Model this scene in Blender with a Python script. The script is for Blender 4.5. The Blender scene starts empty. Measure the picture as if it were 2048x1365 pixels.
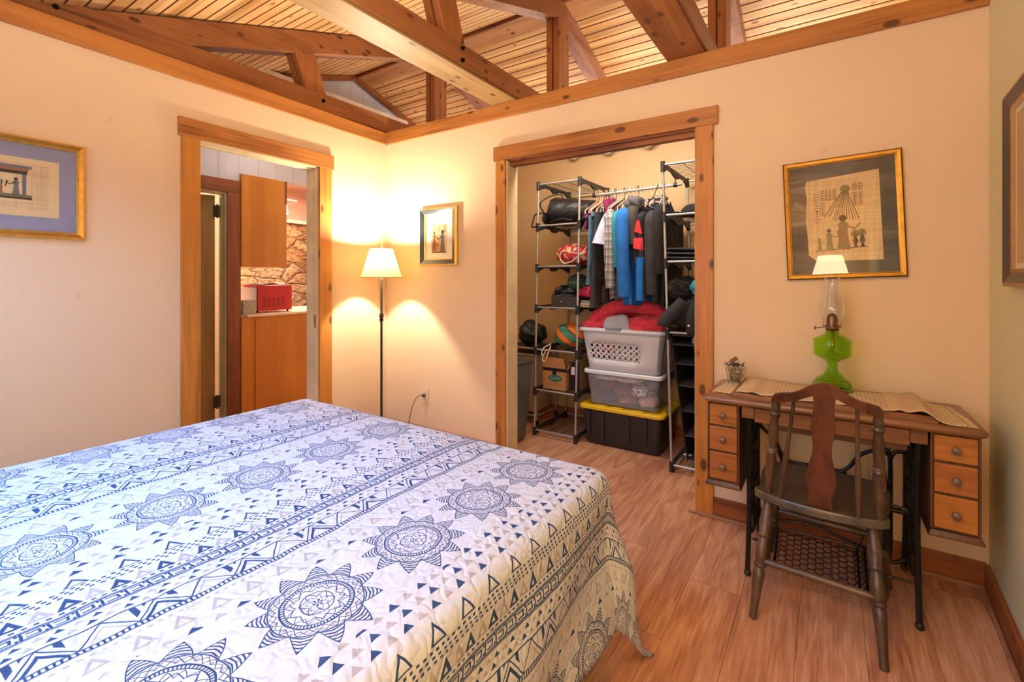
import bpy, bmesh, math, random
from math import sin, cos, pi, radians, sqrt, atan2, hypot
from mathutils import Vector, Matrix
random.seed(7)
SC = bpy.context.scene
COL = SC.collection

# ------------------------------------------------------------------ camera
cd = bpy.data.cameras.new('camera'); cam = bpy.data.objects.new('camera', cd); COL.objects.link(cam)
cam.location = (3.019, -2.639, 1.25); cam.rotation_euler = (radians(90), 0, radians(33.90))
cd.sensor_width = 36; cd.lens = 940/2048*36; cd.shift_y = -125.5/2048; cd.clip_start = .05
SC.camera = cam
SC.view_settings.view_transform = 'Standard'; SC.view_settings.look = 'None'
SC.view_settings.gamma = 1; SC.view_settings.exposure = 0.12; SC.view_settings.use_curve_mapping = False
w = bpy.data.worlds.new('world'); SC.world = w; w.use_nodes = True
w.node_tree.nodes['Background'].inputs[0].default_value = (.55, .75, 1, 1)
w.node_tree.nodes['Background'].inputs[1].default_value = 1.0

def area(name, loc, target, sx, sy, power, col, spread=180):
    l = bpy.data.lights.new(name, 'AREA'); l.shape = 'RECTANGLE'; l.size = sx; l.size_y = sy
    l.energy = power; l.color = col; l.spread = radians(spread)
    o = bpy.data.objects.new(name, l); COL.objects.link(o); o.location = loc
    o.rotation_euler = (Vector(target)-Vector(loc)).to_track_quat('-Z', 'Y').to_euler(); return o
def point(name, loc, r, power, col):
    l = bpy.data.lights.new(name, 'POINT'); l.shadow_soft_size = r; l.energy = power; l.color = col
    o = bpy.data.objects.new(name, l); COL.objects.link(o); o.location = loc; return o

# added cool light over the bed, no roof window there; rear window daylight
area('bed_cool_fill', (1.35, -2.72, 2.24), (1.35, -2.3, 0), 1.3, .9, 38, (.10, .42, 1.0), 125)
area('rear_window_daylight', (1.6, -3.68, 1.45), (2.2, 0, 1.2), 1.5, .9, 17, (.74, .86, 1.0))
# area lights without fixtures, in this room and beyond the partition walls
area('ceiling_fill_far', (1.2, 2.5, 2.0), (.6, 0.9, 3.6), 4.2, 1.3, 130, (1, .90, .76))  # unseen uplight added to brighten the far roof boards
area('ceiling_fill_near', (1.9, -1.9, 1.95), (1.7, -1.5, 4), 1.8, 1.2, 20, (1, .90, .76))  # unseen uplight inside the bedroom, added to brighten the near ceiling
area('kitchen_ceiling_light', (-2.3, .5, 2.45), (-2.3, .45, 0), 1.2, .6, 80, (1, .80, .60))
area('bathroom_ceiling_light', (-2.2, -1.5, 2.3), (-2.2, -1.5, 0), .5, .5, 34, (1, .86, .62))
area('closet_fill', (1.8, .22, 2.42), (1.7, .9, .8), 1.2, .12, 21, (1, .90, .76))  # added fill that lifts the closet interior, no fixture
area('kitchen_passage_light', (-.7, -.6, 2.5), (-1.0, -.3, 0), .5, .9, 4, (1, .92, .84))
area('bedroom_fill', (2.6, -2.0, 2.42), (2.7, -1.2, 0), .7, .7, 13, (1, .80, .56))  # added warm fill for the right side of the bedroom, no fixture

# ------------------------------------------------------------------ frames, things, meshes
RA = math.atan(.0419); RC = -math.atan(.0492)
F0 = Matrix.Identity(4)
FA = Matrix.Rotation(RA, 4, 'Z')
FK = FA @ Matrix.Translation((0, .053, 0))
FC = Matrix.Translation((3.557, 0, 0)) @ Matrix.Rotation(RC, 4, 'Z')
class Thing:
    def __init__(s, obj, org, frame): s.obj, s.org, s.frame = obj, Vector(org), frame
def setp(o, label=None, cat=None, group=None, kind=None):
    if label: o['label'] = label
    if cat: o['category'] = cat
    if group: o['group'] = group
    if kind: o['kind'] = kind
def thing(name, label, cat, org, frame=F0, group=None):
    o = bpy.data.objects.new(name, None); COL.objects.link(o); o.empty_display_size = .1
    o.matrix_world = frame @ Matrix.Translation(org)
    setp(o, label, cat, group); return Thing(o, org, frame)

class MB:
    def __init__(s): s.v = []; s.f = []
    def add(s, vs, fs):
        n = len(s.v); s.v += [tuple(p) for p in vs]; s.f += [tuple(i+n for i in f) for f in fs]; return s
    def box(s, x0, x1, y0, y1, z0, z1):
        return s.add([(x, y, z) for x in (x0, x1) for y in (y0, y1) for z in (z0, z1)],
                     [(0,1,3,2),(4,6,7,5),(0,4,5,1),(2,3,7,6),(0,2,6,4),(1,5,7,3)])
    def obox(s, c, size, m):
        h = [q/2 for q in size]; c = Vector(c)
        return s.add([c + m @ Vector((x*h[0], y*h[1], z*h[2])) for x in (-1,1) for y in (-1,1) for z in (-1,1)],
                     [(0,1,3,2),(4,6,7,5),(0,4,5,1),(2,3,7,6),(0,2,6,4),(1,5,7,3)])
    def beam(s, p0, p1, wd, ht, up=(0,0,1)):
        p0, p1 = Vector(p0), Vector(p1); d = (p1-p0); L = d.length; d.normalize()
        sd = d.cross(Vector(up)).normalized(); u = sd.cross(d)
        m = Matrix((sd, d, u)).transposed(); return s.obox((p0+p1)/2, (wd, L, ht), m)
    def rings(s, rings, close=True, cap=True):
        n = len(rings[0]); b = len(s.v)
        for r in rings: s.v += [tuple(p) for p in r]
        for i in range(len(rings)-1):
            for j in range(n if close else n-1):
                k = (j+1) % n; s.f.append((b+i*n+j, b+i*n+k, b+(i+1)*n+k, b+(i+1)*n+j))
        if cap and close:
            s.f.append(tuple(b+j for j in reversed(range(n)))); e = b+(len(rings)-1)*n; s.f.append(tuple(e+j for j in range(n)))
        return s
    def tube(s, pts, r, n=8, closed=False):
        P = [Vector(p) for p in pts]; m = len(P); R = []
        rad = r if isinstance(r, (list, tuple)) else [r]*m
        ref = None
        for i in range(m):
            if closed: d = P[(i+1) % m]-P[(i-1) % m]
            else: d = P[min(i+1, m-1)]-P[max(i-1, 0)]
            d.normalize()
            if ref is None: ref = Vector((0,0,1)) if abs(d.z) < .9 else Vector((1,0,0))
            a = (ref - d*ref.dot(d))
            if a.length < 1e-4: a = d.orthogonal()
            a.normalize(); ref = a; b = d.cross(a)
            R.append([P[i]+a*rad[i]*cos(2*pi*k/n)+b*rad[i]*sin(2*pi*k/n) for k in range(n)])
        if closed: R.append(R[0]); return s.rings(R, cap=False)
        return s.rings(R)
    def cyl(s, p0, p1, r0, r1=None, n=16):
        return s.tube([p0, p1], [r0, r0 if r1 is None else r1], n)
    def lathe(s, c, prof, n=32, axis=None, cap=True):
        c = Vector(c)
        if axis is None: ax, bx, zx = Vector((1,0,0)), Vector((0,1,0)), Vector((0,0,1))
        else: zx = Vector(axis).normalized(); ax = zx.orthogonal().normalized(); bx = zx.cross(ax)
        return s.rings([[c+zx*z+(ax*cos(2*pi*k/n)+bx*sin(2*pi*k/n))*r for k in range(n)] for r, z in prof], cap=cap)
    def prism(s, poly, fn, t0, t1):
        n = len(poly); b = len(s.v)
        for t in (t0, t1): s.v += [tuple(fn(p[0], p[1], t)) for p in poly]
        s.f.append(tuple(b+i for i in reversed(range(n)))); s.f.append(tuple(b+n+i for i in range(n)))
        for i in range(n): j = (i+1) % n; s.f.append((b+i, b+j, b+n+j, b+n+i))
        return s
    def grid(s, fn, nu, nv):
        b = len(s.v)
        for i in range(nu+1):
            for j in range(nv+1): s.v.append(tuple(fn(i/nu, j/nv)))
        for i in range(nu):
            for j in range(nv):
                a = b+i*(nv+1)+j; s.f.append((a, a+nv+1, a+nv+2, a+1))
        return s
    def blob(s, c, r, disp=None, nu=28, nv=16):
        R = []
        for i in range(nv+1):
            th = pi*(i+.02)/(nv+.04)-pi/2; ring = []
            for j in range(nu):
                ph = 2*pi*j/nu; d = Vector((cos(th)*cos(ph), cos(th)*sin(ph), sin(th)))
                k = disp(d) if disp else 1.0
                ring.append((c[0]+d.x*r[0]*k, c[1]+d.y*r[1]*k, c[2]+d.z*r[2]*k))
            R.append(ring)
        return s.rings(R)

def build(mb, name, mat, parent=None, frame=F0, bevel=0, smooth=False, label=None, cat=None, group=None, kind=None, solid=0, sub=0, uv=None, fixn=True, merge=False):
    if parent is not None: org = parent.org if isinstance(parent, Thing) else Vector(PORG[parent.name])
    else:
        xs = [p[0] for p in mb.v]; ys = [p[1] for p in mb.v]; zs = [p[2] for p in mb.v]
        org = Vector(((min(xs)+max(xs))/2, (min(ys)+max(ys))/2, min(zs)))
    me = bpy.data.meshes.new(name)
    me.from_pydata([(p[0]-org.x, p[1]-org.y, p[2]-org.z) for p in mb.v], [], mb.f)
    if uv:
        l = me.uv_layers.new(name='UVMap')
        for lp in me.loops: l.data[lp.index].uv = uv[lp.vertex_index]
    if fixn:
        bm = bmesh.new(); bm.from_mesh(me)
        if merge: bmesh.ops.remove_doubles(bm, verts=bm.verts, dist=.0003)
        bmesh.ops.recalc_face_normals(bm, faces=bm.faces); bm.to_mesh(me); bm.free()
    mats = mat if isinstance(mat, (list, tuple)) else [mat]
    for m in mats: me.materials.append(m)
    if smooth:
        me.polygons.foreach_set('use_smooth', [True]*len(me.polygons))
        try: me.set_sharp_from_angle(angle=radians(40))
        except Exception: pass
    o = bpy.data.objects.new(name, me); COL.objects.link(o)
    if bevel:
        b = o.modifiers.new('bevel', 'BEVEL'); b.width = bevel; b.segments = 2; b.limit_method = 'ANGLE'; b.angle_limit = radians(50)
    if solid:
        b = o.modifiers.new('solidify', 'SOLIDIFY'); b.thickness = solid; b.offset = 0
    if sub:
        b = o.modifiers.new('subsurf', 'SUBSURF'); b.levels = sub; b.render_levels = sub
    if parent is not None: o.parent = parent.obj if isinstance(parent, Thing) else parent
    else: o.matrix_world = frame @ Matrix.Translation(org)
    PORG[o.name] = tuple(org)
    setp(o, label, cat, group, kind); return o
PORG = {}
def copy_tree(root, parent=None):
    c = root.copy(); COL.objects.link(c)
    if parent: c.parent = parent
    for ch in list(root.children): copy_tree(ch, c)
    return c

# ------------------------------------------------------------------ materials
def srgb(h):
    h = [int(h[i:i+2], 16)/255 for i in (0, 2, 4)]
    return tuple((x/12.92 if x <= .04045 else ((x+.055)/1.055)**2.4) for x in h)+(1,)
class NT:
    def __init__(s, name):
        s.m = bpy.data.materials.new(name); s.m.use_nodes = True; s.t = s.m.node_tree; s.N = s.t.nodes; s.L = s.t.links
        s.b = s.N['Principled BSDF']; s._tc = None
    def node(s, typ, **kw):
        n = s.N.new(typ)
        for k, v in kw.items(): setattr(n, k, v)
        return n
    def tc(s, out='Object'):
        if not s._tc: s._tc = s.node('ShaderNodeTexCoord')
        return s._tc.outputs[out]
    def put(s, sock, val):
        if isinstance(val, bpy.types.NodeSocket): s.L.new(val, sock)
        elif isinstance(val, E_): s.L.new(val.s, sock)
        else: sock.default_value = val
    def coords(s, scale, rnd=True, out='Object'):
        mp = s.node('ShaderNodeMapping'); s.L.new(s.tc(out), mp.inputs[0]); mp.inputs['Scale'].default_value = scale
        if rnd:
            oi = s.node('ShaderNodeObjectInfo'); ml = s.node('ShaderNodeVectorMath', operation='SCALE')
            ml.inputs[0].default_value = (7.3, 3.1, 5.7); s.L.new(oi.outputs['Random'], ml.inputs['Scale'])
            s.L.new(ml.outputs[0], mp.inputs['Location'])
        return mp.outputs[0]
    def noise(s, vec, scale=1, detail=3, rough=.5, dist=0):
        n = s.node('ShaderNodeTexNoise'); s.L.new(vec, n.inputs['Vector']); n.inputs['Scale'].default_value = scale
        n.inputs['Detail'].default_value = detail; n.inputs['Roughness'].default_value = rough; n.inputs['Distortion'].default_value = dist
        return n.outputs['Fac']
    def ramp(s, fac, stops, interp='LINEAR'):
        r = s.node('ShaderNodeValToRGB'); s.put(r.inputs[0], fac); cr = r.color_ramp; cr.interpolation = interp
        while len(cr.elements) < len(stops): cr.elements.new(.5)
        for e, (p, c) in zip(cr.elements, stops): e.position = p; e.color = c if len(c) == 4 else tuple(c)+(1,)
        return r.outputs[0]
    def mix(s, fac, a, b, mode='MIX'):
        m = s.node('ShaderNodeMix', data_type='RGBA', blend_type=mode)
        s.put(m.inputs[0], fac); s.put(m.inputs[6], a); s.put(m.inputs[7], b); return m.outputs[2]
    def bump(s, h, strength=.3, dist=.01):
        b = s.node('ShaderNodeBump'); b.inputs['Strength'].default_value = strength; b.inputs['Distance'].default_value = dist
        s.put(b.inputs['Height'], h); s.L.new(b.outputs[0], s.b.inputs['Normal']); return b
    def set(s, color=None, rough=.6, metal=0, **kw):
        if color is not None: s.put(s.b.inputs['Base Color'], color)
        s.put(s.b.inputs['Roughness'], rough); s.b.inputs['Metallic'].default_value = metal
        for k, v in kw.items(): s.put(s.b.inputs[k.replace('_', ' ')], v)
        return s.m
class E_:
    """tiny expression helper that grows Math nodes"""
    def __init__(s, nt, sock): s.n, s.s = nt, sock
    def op(s, o, *a):
        m = s.n.node('ShaderNodeMath', operation=o)
        for i, v in enumerate((s,)+a): s.n.put(m.inputs[i], v if not isinstance(v, (int, float)) else float(v))
        return E_(s.n, m.outputs[0])
    def __add__(s, o): return s.op('ADD', o)
    __radd__ = __add__
    def __sub__(s, o): return s.op('SUBTRACT', o)
    def __rsub__(s, o): return s.op('MULTIPLY', -1.0).op('ADD', o)
    def __mul__(s, o): return s.op('MULTIPLY', o)
    __rmul__ = __mul__
    def __truediv__(s, o): return s.op('DIVIDE', o)
    def __lt__(s, o): return s.op('LESS_THAN', o)
    def __gt__(s, o): return s.op('GREATER_THAN', o)
    def abs(s): return s.op('ABSOLUTE')
    def floor(s): return s.op('FLOOR')
    def fract(s): return s.op('FRACT')
    def sin(s): return s.op('SINE')
    def cos(s): return s.op('COSINE')
    def sqrt(s): return s.op('SQRT')
    def max(s, o): return s.op('MAXIMUM', o)
    def min(s, o): return s.op('MINIMUM', o)
def plain(name, hexc, rough=.6, metal=0, var=.08, vs=6, bump=0, **kw):
    t = NT(name); c = srgb(hexc); v = t.coords((1,1,1)); n = t.noise(v, vs, 3)
    d = tuple(x*(1-var*2) for x in c[:3])+(1,); l = tuple(min(1, x*(1+var)) for x in c[:3])+(1,)
    col = t.ramp(n, [(.3, d), (.7, l)])
    if bump: t.bump(t.noise(v, 60, 3), bump, .004)
    return t.set(col, rough, metal, **kw)
def wood(name, light, dark, axis='z', knots=.5, rough=.45, ring=9, fine=.5, bmp=.15, coat=0, knotc='4a2410', board=None):
    t = NT(name); A = {'x': (.07, 1, 1), 'y': (1, .07, 1), 'z': (1, 1, .07)}[axis]
    v = t.coords(tuple(q*ring for q in A)); n1 = t.noise(v, 1, 4, .6, .9)
    v2 = t.coords(tuple(q*90 for q in {'x': (.03,1,1), 'y': (1,.03,1), 'z': (1,1,.03)}[axis])); n2 = t.noise(v2, 1, 2, .6)
    v3 = t.coords(tuple(2.2 for q in A)); n3 = t.noise(v3, 1, 2)
    e = E_(t, n1)*.75 + E_(t, n2)*fine*.5 + E_(t, n3)*.35
    L, D = srgb(light), srgb(dark)
    col = t.ramp(e - .28, [(.25, D), (.42, tuple((a*.6+b*.4) for a, b in zip(L, D))), (.62, L)])
    if board:
        ax, wd = board; sp = t.node('ShaderNodeSeparateXYZ'); t.L.new(t.tc(), sp.inputs[0])
        fl = (E_(t, sp.outputs[ax])/wd).floor(); wn = t.node('ShaderNodeTexWhiteNoise', noise_dimensions='1D'); t.put(wn.inputs['W'], fl)
        col = t.mix(1, col, t.ramp(wn.outputs['Value'], [(0, (.72,.66,.6)), (1, (1.08,1.06,1.04))]), 'MULTIPLY')
    if knots:
        K = {'x': (7, 14, 14), 'y': (14, 7, 14), 'z': (14, 14, 7)}[axis]
        vo = t.node('ShaderNodeTexVoronoi'); t.L.new(t.coords(K), vo.inputs['Vector']); vo.inputs['Scale'].default_value = 1
        kd = E_(t, vo.outputs['Distance']) + E_(t, n1)*.12
        ks = t.node('ShaderNodeSeparateColor'); t.L.new(vo.outputs['Color'], ks.inputs[0]); kr = E_(t, ks.outputs[0])
        col = t.mix(E_(t, t.ramp(kd-kr*.10, [(.10+.06*knots, (1,1,1)), (.17+.09*knots, (0,0,0))]))*(kr > .5)*.85, col, srgb(knotc))
    t.bump(e, bmp, .003)
    return t.set(col, rough, 0, Coat_Weight=coat)
def metal(name, hexc, rough=.35, m=1.0): return plain(name, hexc, rough, m, .05, 20)
M = {}
M['trim'] = wood('stained_pine_horizontal_x', 'bd7c3c', '773f18', 'x', .7, fine=.9, ring=11)
M['trimy'] = wood('stained_pine_horizontal_y', 'bd7c3c', '773f18', 'y', .7, fine=.9, ring=11)
M['trimz'] = wood('stained_pine_vertical', 'c68236', '80461a', 'z', .8, fine=.9, ring=11)
M['base'] = wood('baseboard_pine_x', 'a5622f', '6b3414', 'x', .3)
M['basey'] = wood('baseboard_pine_y', 'a5622f', '6b3414', 'y', .3)
M['beamy'] = wood('truss_pine_y', 'a0663a', '5c321a', 'y', .5, fine=.9)
M['beamz'] = wood('truss_pine_z', 'a96a3a', '66381c', 'z', .5, fine=.9)
M['beamlight'] = wood('light_pine_y', 'b8945c', '8c683a', 'y', .3)
M['beammid'] = wood('golden_pine_y', 'ad6c34', '7a431c', 'y', .4)
M['ridgeboard'] = wood('wide_pine_board', 'cf9a68', 'a87448', 'x', .6)
M['board'] = wood('tongue_and_groove_pine', 'f4cc92', 'd09a58', 'x', .35, board=(1, .0772), knotc='8a4a22')
M['groove'] = plain('board_groove', '8a5426', .7)
M['oak'] = wood('dark_oak', '925c36', '562f14', 'x', 0, rough=.4, ring=14)
M['oakz'] = wood('dark_oak_side', '6a4226', '3c2210', 'z', 0, rough=.4, ring=14)
M['oakl'] = wood('golden_quartersawn_oak', 'b3702a', '784414', 'x', 0, rough=.4, ring=40, fine=.9)
M['oakm'] = wood('mid_brown_oak', 'a8652f', '6c3a16', 'x', 0, rough=.4, ring=30, fine=.9)
M['walnut'] = wood('walnut_top', '9a6840', '5e3a20', 'x', 0, rough=.35, ring=14, coat=.2)
M['chair'] = wood('worn_dark_chair_wood', '664a34', '33241a', 'z', 0, rough=.42, ring=12, coat=.15)
M['chairr'] = wood('reddish_chair_splat_wood', '6e3a24', '40200f', 'z', 0, rough=.38, ring=10, coat=.2)
M['ply'] = wood('honey_plywood', 'd9923e', 'bc7428', 'z', 0, rough=.35, ring=4, fine=.3, coat=.3)
M['plyx'] = wood('honey_plywood_x', 'dc9642', 'c07a2c', 'z', 0, rough=.35, ring=4, fine=.3)
M['doorwood'] = wood('olive_door_veneer', 'b08a4c', '8a672f', 'z', 0, rough=.45, ring=8, fine=.5)
M['redtrim'] = wood('reddish_kitchen_trim', 'a05c36', '743e22', 'z', .4)
M['redtrimy'] = wood('reddish_kitchen_trim_y', 'a05c36', '743e22', 'y', .4)
M['bedwood'] = wood('dark_bed_wood', '5e3520', '37190c', 'y', 0, rough=.35, ring=8)
def wallmat(name, hexc):
    t = NT(name); v = t.coords((1,1,1), False); c = srgb(hexc)
    col = t.ramp(t.noise(v, 1.3, 3), [(.3, tuple(x*.96 for x in c[:3])), (.7, c)])
    sc = t.ramp(t.noise(v, 9, 4, .6), [(.24, (.90,.88,.86)), (.30, (1,1,1))])
    t.bump(t.noise(v, 160, 3), .12, .002); return t.set(t.mix(1, col, sc, 'MULTIPLY'), .55)
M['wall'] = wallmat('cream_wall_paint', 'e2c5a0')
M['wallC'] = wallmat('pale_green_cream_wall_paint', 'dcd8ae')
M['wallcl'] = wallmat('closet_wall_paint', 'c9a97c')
M['jamb'] = plain('cream_jamb_paint', 'd8c198', .5)
M['white'] = plain('white_panel_paint', 'd2ced0', .5, var=.03)
M['pink'] = plain('warm_white_kitchen_paint', 'ecc3ae', .5, var=.03)

def floor_mat():
    t = NT('oak_laminate_floor'); sp = t.node('ShaderNodeSeparateXYZ'); t.L.new(t.tc(), sp.inputs[0])
    x, y = E_(t, sp.outputs[0]), E_(t, sp.outputs[1])
    row = (x/.195).floor(); wn = t.node('ShaderNodeTexWhiteNoise', noise_dimensions='1D'); t.put(wn.inputs['W'], row)
    yy = y/1.22 + E_(t, wn.outputs['Value'])*5; pl = yy.floor(); wn2 = t.node('ShaderNodeTexWhiteNoise', noise_dimensions='2D')
    cx = t.node('ShaderNodeCombineXYZ'); t.put(cx.inputs[0], row); t.put(cx.inputs[1], pl); t.L.new(cx.outputs[0], wn2.inputs['Vector'])
    gx = ((x/.195).fract()-.5).abs(); gy = (yy.fract()-.5).abs()
    gap = (gx > .494).max(gy > .4988)
    off = t.node('ShaderNodeVectorMath', operation='SCALE'); off.inputs['Scale'].default_value = 9; t.L.new(wn2.outputs['Color'], off.inputs[0])
    ad = t.node('ShaderNodeVectorMath', operation='ADD'); t.L.new(t.tc(), ad.inputs[0]); t.L.new(off.outputs[0], ad.inputs[1])
    mp = t.node('ShaderNodeMapping'); t.L.new(ad.outputs[0], mp.inputs[0]); mp.inputs['Scale'].default_value = (9, 1.1, 1)
    g = t.noise(mp.outputs[0], 1, 2.5, .5, .8)
    rings = ((E_(t, g)*26).sin()*.5+.5)
    mp2 = t.node('ShaderNodeMapping'); t.L.new(ad.outputs[0], mp2.inputs[0]); mp2.inputs['Scale'].default_value = (160, 7, 1)
    f = t.noise(mp2.outputs[0], 1, 3)
    e = rings*.20 + E_(t, f)*.75 + E_(t, wn2.outputs['Value'])*.12
    col = t.ramp(e, [(.25, srgb('98644a')), (.50, srgb('bd8663')), (.78, srgb('d6a684'))])
    col = t.mix(gap*.6, col, srgb('5a2f14'))
    t.bump(e, .08, .002)
    return t.set(col, .36, 0, Coat_Weight=.12)
M['floor'] = floor_mat()

# ------------------------------------------------------------------ the setting
def struct(name, mb, mat, frame=F0, **kw): return build(mb, name, mat, frame=frame, kind='structure', **kw)
XE, YN, YS = 4.6, 3.9, -3.75
RY, RZ, RS = .655, 3.455, .342         # ridge line (along x) and roof slope
def roofz(y): return RZ - RS*abs(y-RY)
struct('floor', MB().box(-4.2, XE, YS-.1, YN+.1, -.08, 0), M['floor'])
HW = 2.44
# left wall (in its own slightly skew frame) with the doorway
wl = MB()
wl.box(-.115, 0, -3.75, -1.425, 0, HW-.001); wl.box(-.115, 0, -.64, 1.16, 0, HW-.001); wl.box(-.115, 0, -1.425, -.64, 2.043, HW-.001)
struct('wall_left', wl, M['wall'], FA)
# closet partition with the wide opening
wb = MB()
wb.box(0, 1.20, 0, .115, 0, HW-.001); wb.box(2.44, 3.62, 0, .115, 0, HW-.001); wb.box(1.20, 2.44, 0, .115, 2.06, HW-.001)
struct('wall_front', wb, M['wall'])
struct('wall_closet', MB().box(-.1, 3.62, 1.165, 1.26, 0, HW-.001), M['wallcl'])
wr = MB().box(0, .1, -3.75, 1.16, 0, 2.0); 
wr.add([(x, y, z) for x in (0, .1) for y, z in ((-3.75, 2.0), (-3.75, 1.98), (1.5, 3.2), (1.5, 2.0))], [(0,1,2,3),(7,6,5,4),(0,4,5,1),(1,5,6,2),(2,6,7,3),(3,7,4,0)])
struct('wall_right', wr, M['wallC'], FC)
wd = MB().box(-.3, 4, YS-.1, YS, 0, .95).box(-.3, .8, YS-.1, YS, .95, 1.95).box(2.4, 4, YS-.1, YS, .95, 1.95).box(.8, 2.4, YS-.1, YS, 1.9, 2.0)
struct('wall_rear', wd, M['wall'])
struct('wall_north', MB().box(-4.2, XE, YN, YN+.1, 0, 2.5), M['wall'])
struct('wall_east', MB().box(XE-.1, XE, YS, YN, 0, 3.6), M['wall'])
# closet left return behind the jamb and the right side
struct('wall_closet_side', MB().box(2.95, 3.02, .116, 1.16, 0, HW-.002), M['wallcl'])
# top trim boards
struct('trim_1', MB().box(0, .021, -3.7, .0, 2.346, 2.44), M['trimy'], FA, bevel=.002)
struct('trim_2', MB().box(.0, 3.555, -.021, .0, 2.346, 2.442), M['trim'], bevel=.002)
# door casing of the left doorway
struct('trim_3', MB().box(0, .02, -1.513, -1.42, 0, 2.036), M['trimz'], FA, bevel=.002)
struct('trim_4', MB().box(0, .02, -.645, -.545, 0, 2.036), M['trimz'], FA, bevel=.002)
struct('trim_5', MB().box(0, .024, -1.528, -.530, 2.036, 2.137), M['trimy'], FA, bevel=.002)
jm = MB().box(-.118, .002, -.655, -.640, 0, 2.035).box(-.118, .002, -1.425, -1.41, 0, 2.035).box(-.118, .002, -1.41, -.655, 2.028, 2.043)
jm.box(-.07, -.035, -.668, -.655, 0, 2.028).box(-.07, -.035, -1.41, -1.398, 0, 2.028).box(-.07, -.035, -1.41, -.655, 2.015, 2.028)
jo = struct('trim_6', jm, M['jamb'], FA, bevel=.0015)
build(MB().box(-.030, -.008, -.6575, -.6549, .90, .99), 'strike_plate', metal('brass_strike', 'c9b27a', .3), jo)
# closet casing
struct('trim_7', MB().box(1.122, 1.20, -.02, 0, 0, 2.056), M['trimz'], bevel=.002)
struct('trim_8', MB().box(2.432, 2.522, -.02, 0, 0, 2.056), M['trimz'], bevel=.002)
struct('trim_9', MB().box(1.105, 2.545, -.024, 0, 2.056, 2.15), M['trim'], bevel=.002)
cj = MB().box(1.20, 1.213, -.004, .118, 0, 2.05).box(2.427, 2.44, -.004, .118, 0, 2.05)
struct('trim_10', cj, M['jamb'], bevel=.0015)
struct('trim_11', MB().box(1.213, 2.427, .022, .04, 2.018, 2.06).box(1.213, 2.427, .058, .074, 2.018, 2.06).box(1.213, 2.427, .0, .118, 2.045, 2.06), M['base'], bevel=.0015)
# baseboards
struct('baseboard_front', MB().box(2.522, 3.55, -.016, 0, 0, .105).box(.02, 1.122, -.016, 0, 0, .105), M['base'], bevel=.002)
struct('baseboard_right', MB().box(-.016, 0, -3.7, -.02, 0, .105), M['basey'], FC, bevel=.002)
struct('baseboard_left', MB().box(0, .016, -3.7, -1.514, 0, .105).box(0, .016, -.543, -.02, 0, .105), M['basey'], FA, bevel=.002)
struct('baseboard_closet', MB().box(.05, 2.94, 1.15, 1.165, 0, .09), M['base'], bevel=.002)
lt = wood('light_shoe_moulding', 'b98a68', '8f6244', 'x', 0)
struct('trim_12', MB().box(2.40, 3.54, -.030, -.016, 0, .016), lt, bevel=.004)
struct('trim_13', MB().box(-.030, -.016, -3.7, -.04, 0, .016), lt, FC, bevel=.004)

# ceiling of tongue and groove boards: one slope each side of the ridge
def slope(name, sgn, y_end, x0, x1):
    mb = MB(); wdt = .0772; L = abs(y_end-RY); prof = []; d = 0.0
    nrm = sqrt(1+RS*RS)
    while d < L:
        e = min(d+wdt, L)
        prof += [(d+.004, .008), (d+.007, 0), (e-.003, 0), (e, .008)]; d = e
    def P(x, dd, up): return (x, RY+sgn*dd, RZ - RS*dd + up)
    b = 0
    lo = [(P(x0, dd, up), P(x1, dd, up)) for dd, up in prof]
    for a, c in lo: mb.v += [a, c]
    for i in range(len(lo)-1): mb.f.append((2*i, 2*i+1, 2*i+3, 2*i+2))
    n = len(mb.v); mb.v += [P(x0, 0, .1), P(x1, 0, .1), P(x0, L, .1), P(x1, L, .1)]
    mb.f += [(n, n+2, n+3, n+1), (0, n, n+1, 1), (2*len(lo)-2, 2*len(lo)-1, n+3, n+2)]
    o = build(mb, name, [M['board'], M['groove']], kind='structure')
    for p in o.data.polygons:
        if abs(p.normal.z) < .9: p.material_index = 1
    for i, p in enumerate(o.data.polygons):
        if p.area < .02*(x1-x0)/1.0*.5: p.material_index = 1
    return o
slope('ceiling', 1, YN+.1, -1.27, XE)
slope('ceiling_near', -1, -3.9, -1.27, XE)
rb = MB(); rz = lambda d: RZ-RS*d-.012
rb.add([(-1.27, RY+.012, RZ-.004), (XE, RY+.012, RZ-.004), (-1.27, RY+.165, rz(.165)+.008), (XE, RY+.165, rz(.165)+.008),
        (-1.27, RY+.012, RZ-.022), (XE, RY+.012, RZ-.022), (-1.27, RY+.165, rz(.165)-.008), (XE, RY+.165, rz(.165)-.008)],
       [(0,1,3,2),(4,6,7,5),(0,4,5,1),(2,3,7,6),(0,2,6,4),(1,5,7,3)])
struct('trim_14', rb, M['ridgeboard'])
struct('trim_15', MB().box(-1.27, XE, RY-.012, RY+.011, RZ-.035, RZ-.004), M['base'])

# kitchen-side panelled wall with gable, inner doorway and serving opening (frame of the left wall)
KX = -1.27
kw = MB(); th = .1
def kbox(y0, y1, z0, z1, nm): struct('wall_kitchen_'+nm, MB().box(KX-th, KX, y0, y1, z0, z1), M['white'], FK)
kbox(-3.9, -1.5, 0, 2.3, 'left'); kbox(-1.5, -.668, 1.985, 2.3, 'over_door'); kbox(-.668, -.558, 0, 2.3, 'pier'); kbox(-.557, 1.5, 2.166, 2.3, 'header'); kbox(-.557, 1.5, 0, .904, 'knee'); kbox(1.5, 3.8, 0, 2.3, 'right')
g = [(-3.9, 2.3), (3.8, 2.3), (3.8, roofz(3.8)+.05), (RY, RZ+.05), (-3.9, min(2.31, roofz(-3.9)+.4))]
g = [(-2.75, 2.3), (3.8, 2.3), (3.8, 2.36), (RY, RZ+.05), (-2.75, 2.31)]
kw.prism(g, lambda y, z, t: (t, y, z), KX-th, KX)
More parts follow.
